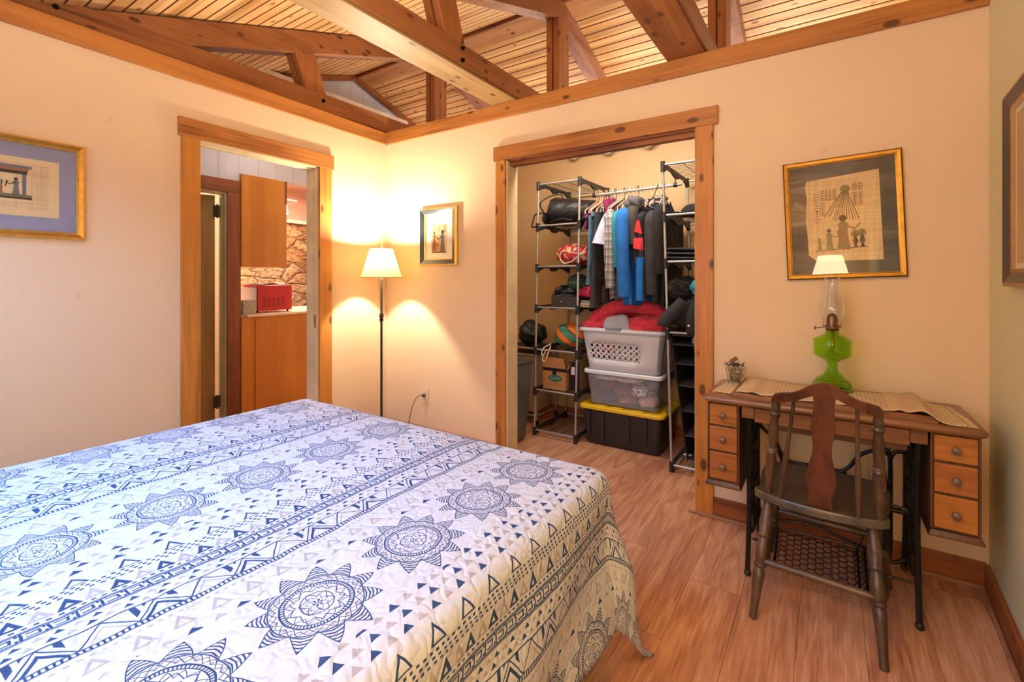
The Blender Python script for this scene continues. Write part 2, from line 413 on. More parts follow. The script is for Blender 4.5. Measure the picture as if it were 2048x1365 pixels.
struct('wall_gable', kw, M['white'], FK)
# shallow battens that make the panel joints
for i, yy in enumerate([-1.35, -1.14, -.93, -.72, -.49, -.27, -.05, .17]):
    pass
pj = MB()
for k in range(30):
    yy = -2.6+k*.17
    top = min(roofz(yy)-.06, 3.4)
    lo = 2.15 if -.6 < yy < 1.5 else (2.09 if yy > -1.62 and yy <= -.55 else 2.31)
    if top > lo: pj.box(KX-.001, KX+.0015, yy-.0025, yy+.0025, lo, top)
struct('trim_16', pj, plain('panel_joint_grey', 'c2c0c6', .6), FK)
# gable rake trims and the ledge
rk = MB()
for s_ in (-1, 1):
    rk.beam((KX+.03, RY, RZ-.03), (KX+.03, RY+s_*3.1, RZ-.03-RS*3.1), .05, .05)
struct('trim_17', rk, M['base'])
struct('trim_18', MB().box(KX, KX+.17, -2.2, 1.28, 3.045, 3.105), plain('cream_ledge_paint', 'e2d6c2', .5))
# inner door trim
struct('trim_19', MB().box(KX, KX+.02, -.668, -.557, 0, 1.985), M['redtrim'], FK, bevel=.002)
struct('trim_20', MB().box(KX, KX+.02, -1.62, -.557, 1.985, 2.095), M['redtrimy'], FK, bevel=.002)
kj = MB().box(KX-.1, KX+.004, -.682, -.668, 0, 1.985).box(KX-.1, KX+.004, -1.5, -.682, 1.97, 1.985).box(KX-.06, KX-.03, -.694, -.682, 0, 1.97)
struct('trim_21', kj, plain('olive_cream_jamb', 'b9a878', .5), FK)
# rooms beyond
struct('wall_kitchen_partition', MB().box(-4.1, KX-th, -.60, -.52, 0, 2.6), M['pink'], FK)
struct('wall_bathroom', MB().box(-2.6, -2.5, -3.7, -.60, 0, 2.5), plain('bathroom_wall_paint', 'efe4bf', .5), FK)
struct('ceiling_kitchen', MB().box(-4.2, KX-th, -3.9, 3.9, 2.52, 2.6), M['pink'], FK)
def stone():
    t = NT('fieldstone'); v = t.coords((1, 2.2, 4.6), False)
    n = t.node('ShaderNodeTexNoise'); t.L.new(v, n.inputs['Vector']); n.inputs['Scale'].default_value = 1.5
    mx = t.mix(.42, v, n.outputs['Color'])
    vo = t.node('ShaderNodeTexVoronoi', feature='F1'); t.L.new(mx, vo.inputs['Vector']); vo.inputs['Scale'].default_value = 2.2
    ve = t.node('ShaderNodeTexVoronoi', feature='DISTANCE_TO_EDGE'); t.L.new(mx, ve.inputs['Vector']); ve.inputs['Scale'].default_value = 2.2
    sx = t.node('ShaderNodeSeparateColor'); t.L.new(vo.outputs['Color'], sx.inputs[0])
    col = t.ramp(sx.outputs[0], [(0, srgb('a87850')), (.3, srgb('c89a6c')), (.5, srgb('a8937c')), (.75, srgb('e8bc8a')), (1, srgb('c0a07c'))])
    dt = t.noise(v, 7, 5, .65)
    col = t.mix(1, col, t.ramp(dt, [(.35, (.38,.32,.30)), (.62, (1.1,1.05,1))]), 'MULTIPLY')
    ed = t.ramp(ve.outputs['Distance'], [(.01, (1,1,1)), (.05, (0,0,0))]); col = t.mix(ed, col, srgb('7e5a3c'))
    t.bump(E_(t, ve.outputs['Distance']).min(.12)*6 + E_(t, dt)*.6, .8, .03)
    return t.set(col, .8)
M['stone'] = stone()
struct('wall_stone', MB().box(-3.35, -3.25, -.5, 3.8, 0, 2.03), M['stone'], FK)
struct('wall_stone_upper', MB().box(-3.37, -3.27, -.5, 3.8, 2.03, 2.52), M['pink'], FK)
struct('trim_22', MB().box(-3.27, -3.19, -.5, 3.8, 2.03, 2.075), plain('white_shelf_paint', 'f3e6dc', .4), FK)
# rear window
glass = NT('window_glass').set((1,1,1,1), .02, 0, Transmission_Weight=1.0, IOR=1.45)
def framebox(mb, y0, y1, a0, a1, w_, fn):
    for (p0, p1, q0, q1) in ((a0, a1, y0, y0+w_), (a0, a1, y1-w_, y1), (a0, a0+w_, y0, y1), (a1-w_, a1, y0, y1)): fn(p0, p1, q0, q1)
wf = MB(); framebox(wf, .95, 1.9, .8, 2.4, .05, lambda a, b, c, d: wf.box(a, b, YS-.08, YS-.01, c, d)); wf.box(1.58, 1.62, YS-.07, YS-.02, 1, 1.85)
struct('window_1', wf, plain('white_window_frame', 'f2f0ea', .4))
build(MB().box(.84, 2.36, YS-.05, YS-.045, .99, 1.86), 'window_2', glass, kind='structure')

# ------------------------------------------------------------------ roof trusses
bolt_m = metal('dark_iron', '2c2a2c', .4)
def truss(face, label, bottom_m, side_m):
    x0, x1 = face-.215, face; t = thing('roof_truss', label, 'roof truss', (face-.1, 0, 2.444), group=None)
    build(MB().box(x0+.012, x1-.012, -2.42, 3.7, 2.444, 2.458), 'bottom_board', bottom_m, t, bevel=.002)
    build(MB().box(x1-.05, x1, -2.3, 3.7, 2.459, 2.582), 'bottom_chord', side_m, t, bevel=.003)
    build(MB().box(x0, x0+.05, -2.3, 3.7, 2.459, 2.582), 'bottom_chord', side_m, t, bevel=.003)
    n = Vector((0, -RS, 1)).normalized()
    for s_ in (-1, 1):
        ye = -2.45 if s_ < 0 else 3.5; off = .075
        d = Vector((0, s_, -RS)).normalized(); nn = Vector((0, -s_*RS, -1)).normalized()
        p0 = Vector((x1-(.0605 if s_ < 0 else .0612), RY, RZ-.004)) + nn*off - d*(.03 if s_ < 0 else .0); L = abs(ye-RY)/d.y*s_
        build(MB().beam(p0 - d*(.0), p0+d*abs(L), .11, .142), 'top_chord', side_m if s_ < 0 else M['beammid2'], t, bevel=.003)
    def post(y0, y1, zt, zb, lean=0):
        mb = MB()
        for a, b in ((x1-.112, x1-.064), (x1-.050, x1-.0025)):
            mb.prism([(y0, zb), (y1, zb), (y1-lean, zt), (y0-lean, zt)], lambda y, z, q: (q, y, z), a, b)
        mb.prism([(y0+.02, zb), (y1-.005, zb), (y1-.005-lean, zt), (y0+.02-lean, zt)], lambda y, z, q: (q, y, z), x1-.062, x1-.048)
        return mb
    build(post(RY-.085, RY+.085, RZ-.17, 2.583), 'king_post', M['beamz'], t, bevel=.002)
    build(post(-.725, -.56, 2.83, 2.583, .085), 'web', M['beamz'], t, bevel=.002)
    build(post(1.87, 2.035, 2.83, 2.583, -.085), 'web', M['beamz'], t, bevel=.002)
    for yy in (-2.0, -.585, 1.9):
        for zz in ((2.487, 2.555) if face > 1 else (2.53,)):
            b = MB().cyl((x1-.001, yy, zz), (x1+.004, yy, zz), .013, n=12).cyl((x1+.003, yy, zz), (x1+.016, yy, zz), .008, n=6)
            build(b, 'bolt', bolt_m, t)
    return t
M['beammid2'] = wood('pale_mauve_pine_y', 'b07a62', '80503c', 'y', .4)
truss(0.0, 'dark stained roof truss resting on the left wall above the kitchen doorway', M['beamy'], M['beamy'])
truss(1.30, 'roof truss with pale golden underside crossing over the bed to the closet wall', M['beamlight'], M['beamy'])
truss(2.49, 'roof truss with orange-brown underside nearest the camera, above right half of closet', M['beammid'], M['beammid2'])

# ------------------------------------------------------------------ kitchen things
RAz = FA
def hexm(n, h, r=.5, **k): return plain(n, h, r, **k)
t = thing('upper_cabinet', 'honey plywood upper cabinet hanging over the kitchen counter', 'cabinet', (KX-.1, -.35, 1.352), FK)
build(MB().box(KX-.30, KX+.03, -.556, -.135, 1.352, 2.163), 'body', M['ply'], t, bevel=.002)
build(MB().box(KX+.03, KX+.036, -.150, -.135, 1.95, 2.163), 'edge_strip', M['redtrim'], t)
t = thing('base_cabinet', 'honey plywood kitchen base cabinet seen through the doorway', 'cabinet', (KX-.2, 0, 0), FK)
build(MB().box(KX+.002, KX+.03, -.556, 1.0, 0, .905), 'body', M['plyx'], t, bevel=.002)
build(MB().box(KX+.03, KX+.042, -.44, 1.0, .03, .882), 'side_panel', M['ply'], t, bevel=.002)
build(MB().box(KX-.75, KX+.05, -.515, 1.45, .906, .928), 'countertop', hexm('laminate_counter', 'f0d6bc', .35), frame=FK, bevel=.004,
      label='cream kitchen countertop carrying the red microwave', cat='countertop')
gr = NT('grey_granite'); gr.set(gr.ramp(gr.noise(gr.coords((1,1,1)), 90, 4, .7), [(.35, srgb('6d6760')), (.65, srgb('cfc4b4'))]), .4)
build(MB().box(KX-.12, KX-.02, -.515, -.40, .929, 1.055), 'granite_block', gr.m, frame=FK, bevel=.003,
      label='small grey granite splash block beside the red microwave', cat='granite block')
t = thing('microwave', 'red microwave oven seen from the back on the kitchen counter', 'microwave', (KX-.3, -.18, .929), FK)
red = plain('red_enamel', 'c2252c', .35, var=.05)
build(MB().box(KX-.34, KX-.09, -.345, .0, .945, 1.185), 'housing', red, t, bevel=.008)
build(MB().box(KX-.34, KX-.10, -.372, -.346, .95, 1.165), 'side_panel', hexm('light_grey_plastic', 'cdd3dc', .4), t, bevel=.006)
vt = MB()
for i in range(5):
    for j in range(8):
        vt.box(KX-.0902, KX-.0885, -.30+i*.048, -.27+i*.048, .985+j*.011, .990+j*.011)
build(vt, 'vent_slots', hexm('vent_dark_red', '6e1216', .5), t)
for yy in (-.33, -.03): build(MB().cyl((KX-.12, yy, .929), (KX-.12, yy, .946), .01), 'foot', bolt_m, t)
towel = MB().grid(lambda a, b: (KX-.32+.2*a, -.35+.30*b, 1.192+.010*sin(b*9)*sin(a*5)+.006*a), 10, 16)
build(towel, 'folded_cloth', hexm('white_red_cloth', 'e8c9c4', .8), frame=FK, solid=.012, smooth=True, label='folded pale cloth lying on top of the red microwave', cat='cloth')
# inner door leaf, hinges
dl = thing('door_1', None, None, (-1.36, -.70, 0), FK); dl.obj['kind'] = 'structure'
hp = Vector((-1.352, -.722, 0)); dd = Vector((-.39, -.92, 0)).normalized(); dn = Vector((dd.y, -dd.x, 0))
mb = MB(); c = hp+dd*.37+Vector((0,0,.99)); mb.beam(hp+dd*.0+Vector((0,0,.99)), hp+dd*.74+Vector((0,0,.99)), .035, 1.93)
build(mb, 'door_leaf', M['doorwood'], dl, bevel=.001)
hg = metal('old_bronze_hinge', '5b5348', .45)
for zz in (.20, 1.82):
    h = MB().box(-1.335, -1.315, -.742, -.70, zz-.05, zz+.05); h.cyl((-1.31, -.722, zz-.058), (-1.31, -.722, zz+.058), .008)
    build(h, 'hinge', hg, dl)
# track spotlight in the kitchen
tl = thing('track_light', 'small white track spotlight hanging from the kitchen ceiling', 'ceiling light', (-3.0, .98, 2.10), FK)
build(MB().box(-3.02, -2.98, .55, 1.15, 2.30, 2.32).cyl((-3.0, .9, 2.32), (-3.0, .9, 2.52), .01), 'track', M['white'], tl)
build(MB().lathe((-3.0, .98, 2.13), [(.018, .15), (.03, .12), (.034, .04), (.045, .0)], 16), 'lamp_housing', M['white'], tl, smooth=True)
em = NT('spot_bulb'); em.set((1, .9, .75, 1), .5, 0, Emission_Color=(1, .85, .65, 1), Emission_Strength=14)
build(MB().blob((-3.0, .98, 2.125), (.032, .032, .022)), 'bulb', em.m, tl, smooth=True)

# ------------------------------------------------------------------ framed pictures
gold = plain('gold_frame', 'b5822f', .38, .75, .12, 40)
goldl = plain('bright_gold_bead', 'e8bd62', .3, .8, .1, 40)
blueblack = plain('blue_black_frame', '2e3438', .22, .2, .05)
papyrus = NT('papyrus'); _v = papyrus.coords((1,1,1)); _a = papyrus.noise(papyrus.coords((90, 90, 3)), 1, 3); _b = papyrus.noise(papyrus.coords((3, 3, 90)), 1, 3)
papyrus.set(papyrus.ramp(E_(papyrus, _a)*.5+E_(papyrus, _b)*.5, [(.3, srgb('bf9d6e')), (.7, srgb('e0c594'))]), .8)
ink = plain('brown_ink', '33261c', .8); inkg = plain('olive_ink', '7a7042', .8); inkr = plain('terracotta_ink', '9a5f3c', .8); inkb = plain('grey_blue_ink', '6c6a70', .8)
picglass = NT('picture_glass'); picglass.set((1,1,1,1), .01, 0, Transmission_Weight=1.0, IOR=1.45)
def pic_glass_mat():
    t = NT('glazing'); g = t.node('ShaderNodeBsdfGlossy'); g.inputs['Roughness'].default_value = .02
    tr = t.node('ShaderNodeBsdfTransparent'); fr = t.node('ShaderNodeFresnel'); fr.inputs['IOR'].default_value = 1.55; ge = t.node('ShaderNodeNewGeometry')
    mx = t.node('ShaderNodeMixShader'); t.put(mx.inputs[0], E_(t, fr.outputs[0])*(1-E_(t, ge.outputs['Backfacing']))); t.L.new(tr.outputs[0], mx.inputs[1]); t.L.new(g.outputs[0], mx.inputs[2])
    t.L.new(mx.outputs[0], t.N['Material Output'].inputs[0]); return t.m
M['glaze'] = pic_glass_mat()
def picture(name_label, mapf, w_, h_, depth, prof, mat_m, inner, cat='picture', org=None, frame=F0):
    """mapf(a, b, d): a right, b up (centre origin), d out from wall. prof: list of (inset0, inset1, d0, d1, material, name)"""
    t = thing('framed_picture', name_label, cat, org, frame)
    for (i0, i1, d0, d1, m, nm) in prof:
        mb = MB(); W, H = w_/2, h_/2
        o_ = [(-W+i0, -H+i0), (W-i0, -H+i0), (W-i0, H-i0), (-W+i0, H-i0)]; n_ = [(-W+i1, -H+i1), (W-i1, -H+i1), (W-i1, H-i1), (-W+i1, H-i1)]
        for k in range(4):
            a, b = o_[k], o_[(k+1) % 4]; c_, d_ = n_[(k+1) % 4], n_[k]
            vs = [mapf(*a, 0.001), mapf(*b, 0.001), mapf(*c_, 0.001), mapf(*d_, 0.001), mapf(*a, d0), mapf(*b, d0), mapf(*c_, d1), mapf(*d_, d1)]
            mb.add(vs, [(0,1,2,3),(4,7,6,5),(0,4,5,1),(1,5,6,2),(2,6,7,3),(3,7,4,0)])
        build(mb, nm, m, t)
    i = prof[-1][1]-.002; W, H = w_/2-i, h_/2-i
    def slab(a0, a1, b0, b1, d0, d1): 
        return MB().prism([(a0, b0), (a1, b0), (a1, b1), (a0, b1)], lambda a, b, q: mapf(a, b, q), d0, d1)
    build(slab(-W, W, -H, H, .002, .006), 'backing_mat', mat_m, t)
    inner(t, slab, mapf, W, H)
    build(slab(-W, W, -H, H, depth-.012, depth-.010), 'glazing', M['glaze'], t)
    return t
def poly(t, mapf, pts, d, m, name, mb=None):
    own = mb is None; mb = mb or MB()
    mb.prism(pts, lambda a, b, q: mapf(a, b, q), d, d+.0004)
    if own: build(mb, name, m, t)
    return mb
def sc_poly(pts, cx, cy, s, sy=None): return [(cx+p[0]*s, cy+p[1]*(sy or s)) for p in pts]
def strip(mb, mapf, p, q, w0, w1, d):
    dx, dy = q[0]-p[0], q[1]-p[1]; L = hypot(dx, dy) or 1; nx, ny = -dy/L, dx/L
    mb.prism([(p[0]+nx*w0, p[1]+ny*w0), (p[0]-nx*w0, p[1]-ny*w0), (q[0]-nx*w1, q[1]-ny*w1), (q[0]+nx*w1, q[1]+ny*w1)], lambda a, b, r: mapf(a, b, r), d, d+.0004)
def glyphs(mb, mapf, x0, x1, y0, y1, cols, rows, d, rng):
    for i in range(cols):
        cx = x0+(x1-x0)*(i+.5)/cols; cw = (x1-x0)/cols
        strip(mb, mapf, (cx-cw*.5, y0), (cx-cw*.5, y1), .0005, .0005, d)
        for j in range(rows):
            cy = y0+(y1-y0)*(j+.5)/rows; ch = (y1-y0)/rows
            k = rng.randint(0, 4)
            if k == 0: strip(mb, mapf, (cx-cw*.3, cy), (cx+cw*.3, cy+ch*.15), .0018, .001, d)
            elif k == 1: strip(mb, mapf, (cx-cw*.2, cy-ch*.3), (cx+cw*.1, cy+ch*.3), .0015, .002, d)
            elif k == 2: mb.prism(sc_poly([(cos(a*pi/3), sin(a*pi/3)) for a in range(6)], cx, cy, cw*.28, ch*.32), lambda a, b, r: mapf(a, b, r), d, d+.0004)
            elif k == 3:
                strip(mb, mapf, (cx-cw*.3, cy+ch*.2), (cx+cw*.3, cy+ch*.2), .0011, .0011, d); strip(mb, mapf, (cx-cw*.2, cy-ch*.2), (cx+cw*.2, cy-ch*.2), .0011, .0011, d)
            else: strip(mb, mapf, (cx-cw*.3, cy-ch*.3), (cx-cw*.05, cy+ch*.3), .0012, .0012, d); strip(mb, mapf, (cx+cw*.05, cy+ch*.3), (cx+cw*.3, cy-ch*.2), .0012, .0012, d)
    strip(mb, mapf, (x1, y0), (x1, y1), .0005, .0005, d)
GOWN = [(-.16, 0), (.16, 0), (.10, .45), (.13, .72), (.05, .78), (-.05, .78), (-.13, .72), (-.08, .45)]
HEAD = [(.09*cos(a*pi/5), .88+.10*sin(a*pi/5)) for a in range(10)]
def figure(lists, mapf, cx, cy, h, d, body, skin, hair, arm=1):
    lists[body].prism(sc_poly(GOWN, cx, cy, h), lambda a, b, r: mapf(a, b, r), d, d+.0004)
    lists[hair].prism(sc_poly(HEAD, cx, cy, h), lambda a, b, r: mapf(a, b, r), d, d+.0004)
    strip(lists[skin], mapf, (cx, cy+.70*h), (cx+arm*.28*h, cy+.55*h), .03*h, .02*h, d+.0004)
    strip(lists[skin], mapf, (cx+arm*.28*h, cy+.55*h), (cx+arm*.42*h, cy+.72*h), .02*h, .015*h, d+.0004)
    strip(lists[skin], mapf, (cx-.05*h, cy), (cx-.05*h+.06*h*arm, cy-.06*h), .025*h, .02*h, d); strip(lists[skin], mapf, (cx+.06*h, cy), (cx+.06*h+.06*h*arm, cy-.06*h), .025*h, .02*h, d)
def lotus(lists, mapf, cx, cy, h, d):
    lists['ink'].prism(sc_poly([(-.09, 0), (.09, 0), (.05, .12), (.12, .3), (.06, .55), (-.06, .55), (-.12, .3), (-.05, .12)], cx, cy, h), lambda a, b, r: mapf(a, b, r), d, d+.0004)
    for k in range(-3, 4): strip(lists['green'], mapf, (cx, cy+.55*h), (cx+.2*h*sin(k*.42), cy+.55*h+.36*h*cos(k*.42)), .012*h, .04*h, d)
def flush(t, lists):
    nm = {'ink': 'ink_drawing', 'green': 'olive_drawing', 'red': 'terracotta_drawing', 'blue': 'blue_drawing'}
    mm = {'ink': ink, 'green': inkg, 'red': inkr, 'blue': inkb}
    for k, mb in lists.items():
        if mb.f: build(mb, nm[k], mm[k], t)
# the big papyrus on the closet wall
cx_, cz_ = 3.071, 1.528; al = radians(2.2)
def mapB(a, b, d): return (cx_+a*cos(al)-b*sin(al)*1.0, -d, cz_+a*sin(al)+b*cos(al))
darkpaper = NT('crumpled_dark_paper'); _n = darkpaper.noise(darkpaper.coords((2, 6, 9)), 1, 5, .7, 1.2)
darkpaper.set(darkpaper.ramp(_n, [(.35, srgb('2e2822')), (.6, srgb('57493c')), (.72, srgb('8a7a66'))]), .6)
def innerB(t, slab, mapf, W, H):
    pts = [(-.133, -.165), (-.10, -.195), (.145, -.200), (.143, .202), (-.13, .185), (-.137, .16), (-.131, .1), (-.139, .0), (-.134, -.08)]
    mb = MB().prism(pts, lambda a, b, q: mapf(a, b, q), .0065, .0072); build(mb, 'papyrus_sheet', papyrus.m, t)
    L = {k: MB() for k in ('ink', 'green', 'red', 'blue')}; d = .0076; rng = random.Random(3)
    glyphs(L['ink'], mapf, -.105, -.080, -.02, .125, 1, 11, d, rng)
    glyphs(L['ink'], mapf, -.078, -.015, .085, .135, 4, 6, d, rng); glyphs(L['ink'], mapf, -.078, -.064, .015, .08, 1, 6, d, rng)
    for k_ in (0, 1):
        x_ = .053+k_*.021
        L['ink'].tube([mapf(x_+.008*cos(q*pi/8), .137+.019*sin(q*pi/8)*1.0, d) for q in range(16)], .0007, 4, True)
        glyphs(L['ink'], mapf, x_-.007, x_+.007, .05, .112, 1, 8, d, rng)
        glyphs(L['ink'], mapf, x_-.004, x_+.004, .123, .15, 1, 3, d, rng)
    L['green'].prism([(.018+.019*cos(q*pi/12), .132+.017*sin(q*pi/12)) for q in range(24)], lambda a, b, r: mapf(a, b, r), d, d+.0004)
    for k_ in range(13):
        a0 = -1.05+k_*.145; strip(L['green' if k_ % 2 else 'ink'], mapf, (.018+.014*a0, .118), (.012+.075*a0, -.01 if abs(a0) < .7 else .01), .0009, .0015, d)
    strip(L['ink'], mapf, (-.105, -.148), (.092, -.137), .0016, .0016, d)
    figure(L, mapf, -.088, -.142, .055, d, 'green', 'green', 'ink', 1)
    figure(L, mapf, -.050, -.142, .098, d, 'green', 'green', 'ink', 1)
    figure(L, mapf, .004, -.139, .155, d, 'green', 'red', 'ink', 1)
    strip(L['red'], mapf, (-.006, -.13), (-.012, -.055), .004, .007, d+.0005); strip(L['red'], mapf, (.018, -.13), (.008, -.055), .004, .007, d+.0005)
    lotus(L, mapf, .048, -.137, .085, d); lotus(L, mapf, .073, -.136, .088, d)
    flush(t, L)
picture('square gold-framed papyrus drawing with tall figures hung above the sewing desk', mapB, .448, .558, .026,
        [(0, .006, .018, .022, plain('dark_gold_edge', '6e4c1e', .5, .4), 'frame_edge'), (.006, .018, .026, .024, gold, 'frame'), (.018, .025, .022, .014, goldl, 'frame_bead')], darkpaper.m, innerB, org=(cx_, 0, cz_))
# small picture left of the closet
def mapS(a, b, d): return (.588+a, -d, 1.5635+b)
cream = plain('cream_mat_board', 'ece4cf', .7, var=.02)
def innerS(t, slab, mapf, W, H):
    build(slab(-.078, .078, -.125, .095, .0062, .0068), 'papyrus_sheet', plain('tan_print_paper', 'd9bf8e', .8), t)
    L = {k: MB() for k in ('ink', 'green', 'red', 'blue')}; d = .0072; rng = random.Random(5)
    L['ink'].prism([(-.07, -.12), (.07, -.12), (.07, -.112), (-.07, -.112)], lambda a, b, r: mapf(a, b, r), d, d+.0004)
    glyphs(L['ink'], mapf, -.07, -.02, .045, .09, 4, 5, d, rng); glyphs(L['ink'], mapf, -.012, .012, .04, .09, 2, 6, d, rng); glyphs(L['ink'], mapf, .045, .07, .03, .09, 2, 6, d, rng)
    figure(L, mapf, .035, -.108, .16, d, 'blue', 'ink', 'ink', -1)
    L['red'].prism([(-.07, -.11), (-.025, -.11), (-.025, -.06), (-.07, -.06)], lambda a, b, r: mapf(a, b, r), d, d+.0004)
    figure(L, mapf, -.048, -.06, .105, d+.0005, 'red', 'red', 'ink', 1)
    strip(L['red'], mapf, (-.04, -.055), (-.008, -.06), .008, .006, d); strip(L['red'], mapf, (-.008, -.06), (-.006, -.105), .006, .004, d)
    flush(t, L)
picture('small upright picture in black and gold frame beside the floor lamp', mapS, .372, .436, .034,
        [(0, .012, .020, .032, goldl, 'frame_edge'), (.012, .044, .034, .020, blueblack, 'frame'), (.044, .052, .020, .014, goldl, 'frame_bead')], cream, innerS, org=(.588, 0, 1.5635))
# wide picture on the left wall
ay, az, aw, ah = -2.325, 1.6505, .81, .443
def mapA(a, b, d): return (d, ay+a, az+b)
def innerA(t, slab, mapf, W, H):
    build(slab(-.315, .315, -.127, .127, .0062, .0070), 'inner_mat', plain('tan_mat_board', 'd9bd8a', .7, var=.03), t)
    build(slab(-.283, .283, -.100, .102, .0071, .0076), 'papyrus_sheet', papyrus.m, t)
    L = {k: MB() for k in ('ink', 'green', 'red', 'blue')}; d = .008; rng = random.Random(9)
    X0, X1, B0, B1 = -.225, .225, -.055, .092
    L['ink'].prism([(X0, B0), (X1, B0), (X1, B0+.008), (X0, B0+.008)], lambda a, b, r: mapf(a, b, r), d, d+.0004)
    L['green'].prism([(X0, B0+.008), (X1, B0+.008), (X1, B0+.02), (X0, B0+.02)], lambda a, b, r: mapf(a, b, r), d, d+.0004)
    L['blue'].prism([(X0, B1-.012), (X1, B1-.012), (X1, B1), (X0, B1)], lambda a, b, r: mapf(a, b, r), d, d+.0004)
    L['red'].prism([(X0, B1-.024), (X1-.01, B1-.024), (X1-.01, B1-.012), (X0, B1-.012)], lambda a, b, r: mapf(a, b, r), d, d+.0004)
    L['ink'].prism([(X0, B1-.038), (X1-.015, B1-.038), (X1-.015, B1-.024), (X0, B1-.024)], lambda a, b, r: mapf(a, b, r), d, d+.0004)
    L['blue'].prism([(X1-.03, B0+.02), (X1-.018, B0+.02), (X1-.018, B1-.038), (X1-.03, B1-.038)], lambda a, b, r: mapf(a, b, r), d, d+.0004)
    for k_, x_ in enumerate((-.13, .03, .175)):
        figure(L, mapf, x_, B0+.02, .074, d+.0005, ('red', 'ink', 'blue')[k_], 'ink', 'ink', (1, 1, -1)[k_])
    for x_ in (-.05, .115):
        L['blue'].prism([(x_-.02, B0+.02), (x_+.012, B0+.02), (x_+.012, B0+.045), (x_-.02, B0+.045)], lambda a, b, r: mapf(a, b, r), d, d+.0004)
        L['red'].prism([(x_+.005, B0+.02), (x_+.02, B0+.02), (x_+.02, B0+.05), (x_+.005, B0+.05)], lambda a, b, r: mapf(a, b, r), d+.0004, d+.0008)
        for q in range(5): strip(L['ink'], mapf, (x_-.02+q*.012, B0+.05), (x_-.03+q*.016, B0+.075), .0015, .003, d)
    flush(t, L)
picture('wide gold-framed print with blue-grey mat on the left wall', mapA, aw, ah, .03,
        [(0, .010, .014, .028, goldl, 'frame_edge'), (.010, .024, .030, .024, gold, 'frame'), (.024, .033, .024, .014, goldl, 'frame_bead')], plain('blue_grey_mat_board', '8d8ba0', .7, var=.03), innerA, org=(0, ay, az), frame=FA)
# picture on the right wall, cut by the frame
def mapC(a, b, d): return (-d, -.66-a, 1.542+b)
def innerC(t, slab, mapf, W, H):
    build(slab(-W+.02, W-.02, -H+.02, H-.02, .0062, .0070), 'papyrus_sheet', plain('amber_print_paper', 'b98532', .6, var=.1), t)
    L = {k: MB() for k in ('ink', 'green', 'red', 'blue')}; d = .0075
    figure(L, mapf, -.05, -.2, .3, d, 'blue', 'red', 'ink', 1); figure(L, mapf, .08, -.2, .26, d, 'red', 'ink', 'ink', -1); flush(t, L)
picture('tall picture in tan and grey-brown frame on the right wall at the photo edge', mapC, .54, .638, .03,
        [(0, .012, .026, .030, plain('tan_frame_edge', 'b28a58', .45, .3), 'frame_edge'), (.012, .045, .030, .018, plain('grey_brown_frame', '5e5148', .4, .2), 'frame'), (.045, .058, .018, .014, gold, 'frame_bead')], cream, innerC, org=(0, -.66, 1.542), frame=FC)

# ------------------------------------------------------------------ outlets
ivory = plain('ivory_plastic', 'd9c79a', .4, var=.02)
def outlet(x0, x1, z0, z1, label):
    t = thing('wall_outlet', label, 'wall outlet', ((x0+x1)/2, 0, (z0+z1)/2))
    build(MB().box(x0, x1, -.006, -.001, z0, z1), 'cover_plate', ivory, t, bevel=.002)
    xm = (x0+x1)/2
    for zz in (z0+(z1-z0)*.3, z0+(z1-z0)*.7):
        f = build(MB().cyl((xm, -.006, zz), (xm, -.009, zz), .016, n=20), 'socket', ivory, t, smooth=True)
        build(MB().box(xm-.007, xm-.005, -.0096, -.0088, zz-.004, zz+.005).box(xm+.004, xm+.006, -.0096, -.0088, zz-.004, zz+.005), 'slot', bolt_m, f)
    return t
outlet(.404, .474, .283, .400, 'ivory wall outlet with a cord plugged in below the small picture')
outlet(3.10, 3.17, .345, .462, 'ivory wall outlet behind the sewing desk legs')

# ------------------------------------------------------------------ floor lamp
lx, ly = .288, -.30
t = thing('floor_lamp', 'tall floor lamp with cream shade lit in the room corner', 'lamp', (lx, ly, 0))
brz = plain('bronze_pole', '4d4238', .35, .7)
build(MB().lathe((lx, ly, 0), [(.125, 0), (.125, .012), (.10, .022), (.03, .035), (.014, .06)]), 'base', brz, t, smooth=True)
build(MB().lathe((lx, ly, 0), [(.009, .05), (.009, .93), (.014, .935), (.016, .95), (.010, .955), (.016, .965), (.018, .975), (.012, .99), (.0085, .995), (.0085, 1.33)], 20), 'pole', brz, t, smooth=True)
def shade_mat(name, f, c):
    sh = NT(name); tr = sh.node('ShaderNodeBsdfTranslucent'); tr.inputs[0].default_value = srgb(c); df = sh.node('ShaderNodeBsdfDiffuse'); df.inputs[0].default_value = srgb('f4e4bc')
    ms = sh.node('ShaderNodeMixShader'); ms.inputs[0].default_value = f; sh.L.new(df.outputs[0], ms.inputs[1]); sh.L.new(tr.outputs[0], ms.inputs[2]); sh.L.new(ms.outputs[0], sh.N['Material Output'].inputs[0]); return sh.m
def shade_mesh(cx, cy, r0, z0, r1, z1, wv=0):
    n = 64; return MB().rings([[(cx+(r0+(r1-r0)*i/8)*cos(2*pi*k/n), cy+(r0+(r1-r0)*i/8)*sin(2*pi*k/n), z0+(z1-z0)*i/8) for k in range(n)] for i in range(9)], cap=False)
so = build(shade_mesh(lx, ly, .148, 1.254, .079, 1.471), 'lamp_shade', shade_mat('lamp_shade_fabric', .16, 'ffd070'), t, smooth=True)
tp = plain('shade_binding', 'c9ae74', .8)
build(MB().tube([(lx+.1485*cos(a*pi/24), ly+.1485*sin(a*pi/24), 1.257) for a in range(48)], .003, 6, True), 'binding', tp, so, smooth=True)
build(MB().tube([(lx+.0795*cos(a*pi/24), ly+.0795*sin(a*pi/24), 1.469) for a in range(48)], .003, 6, True), 'binding', tp, so, smooth=True)
hp_ = MB(); 
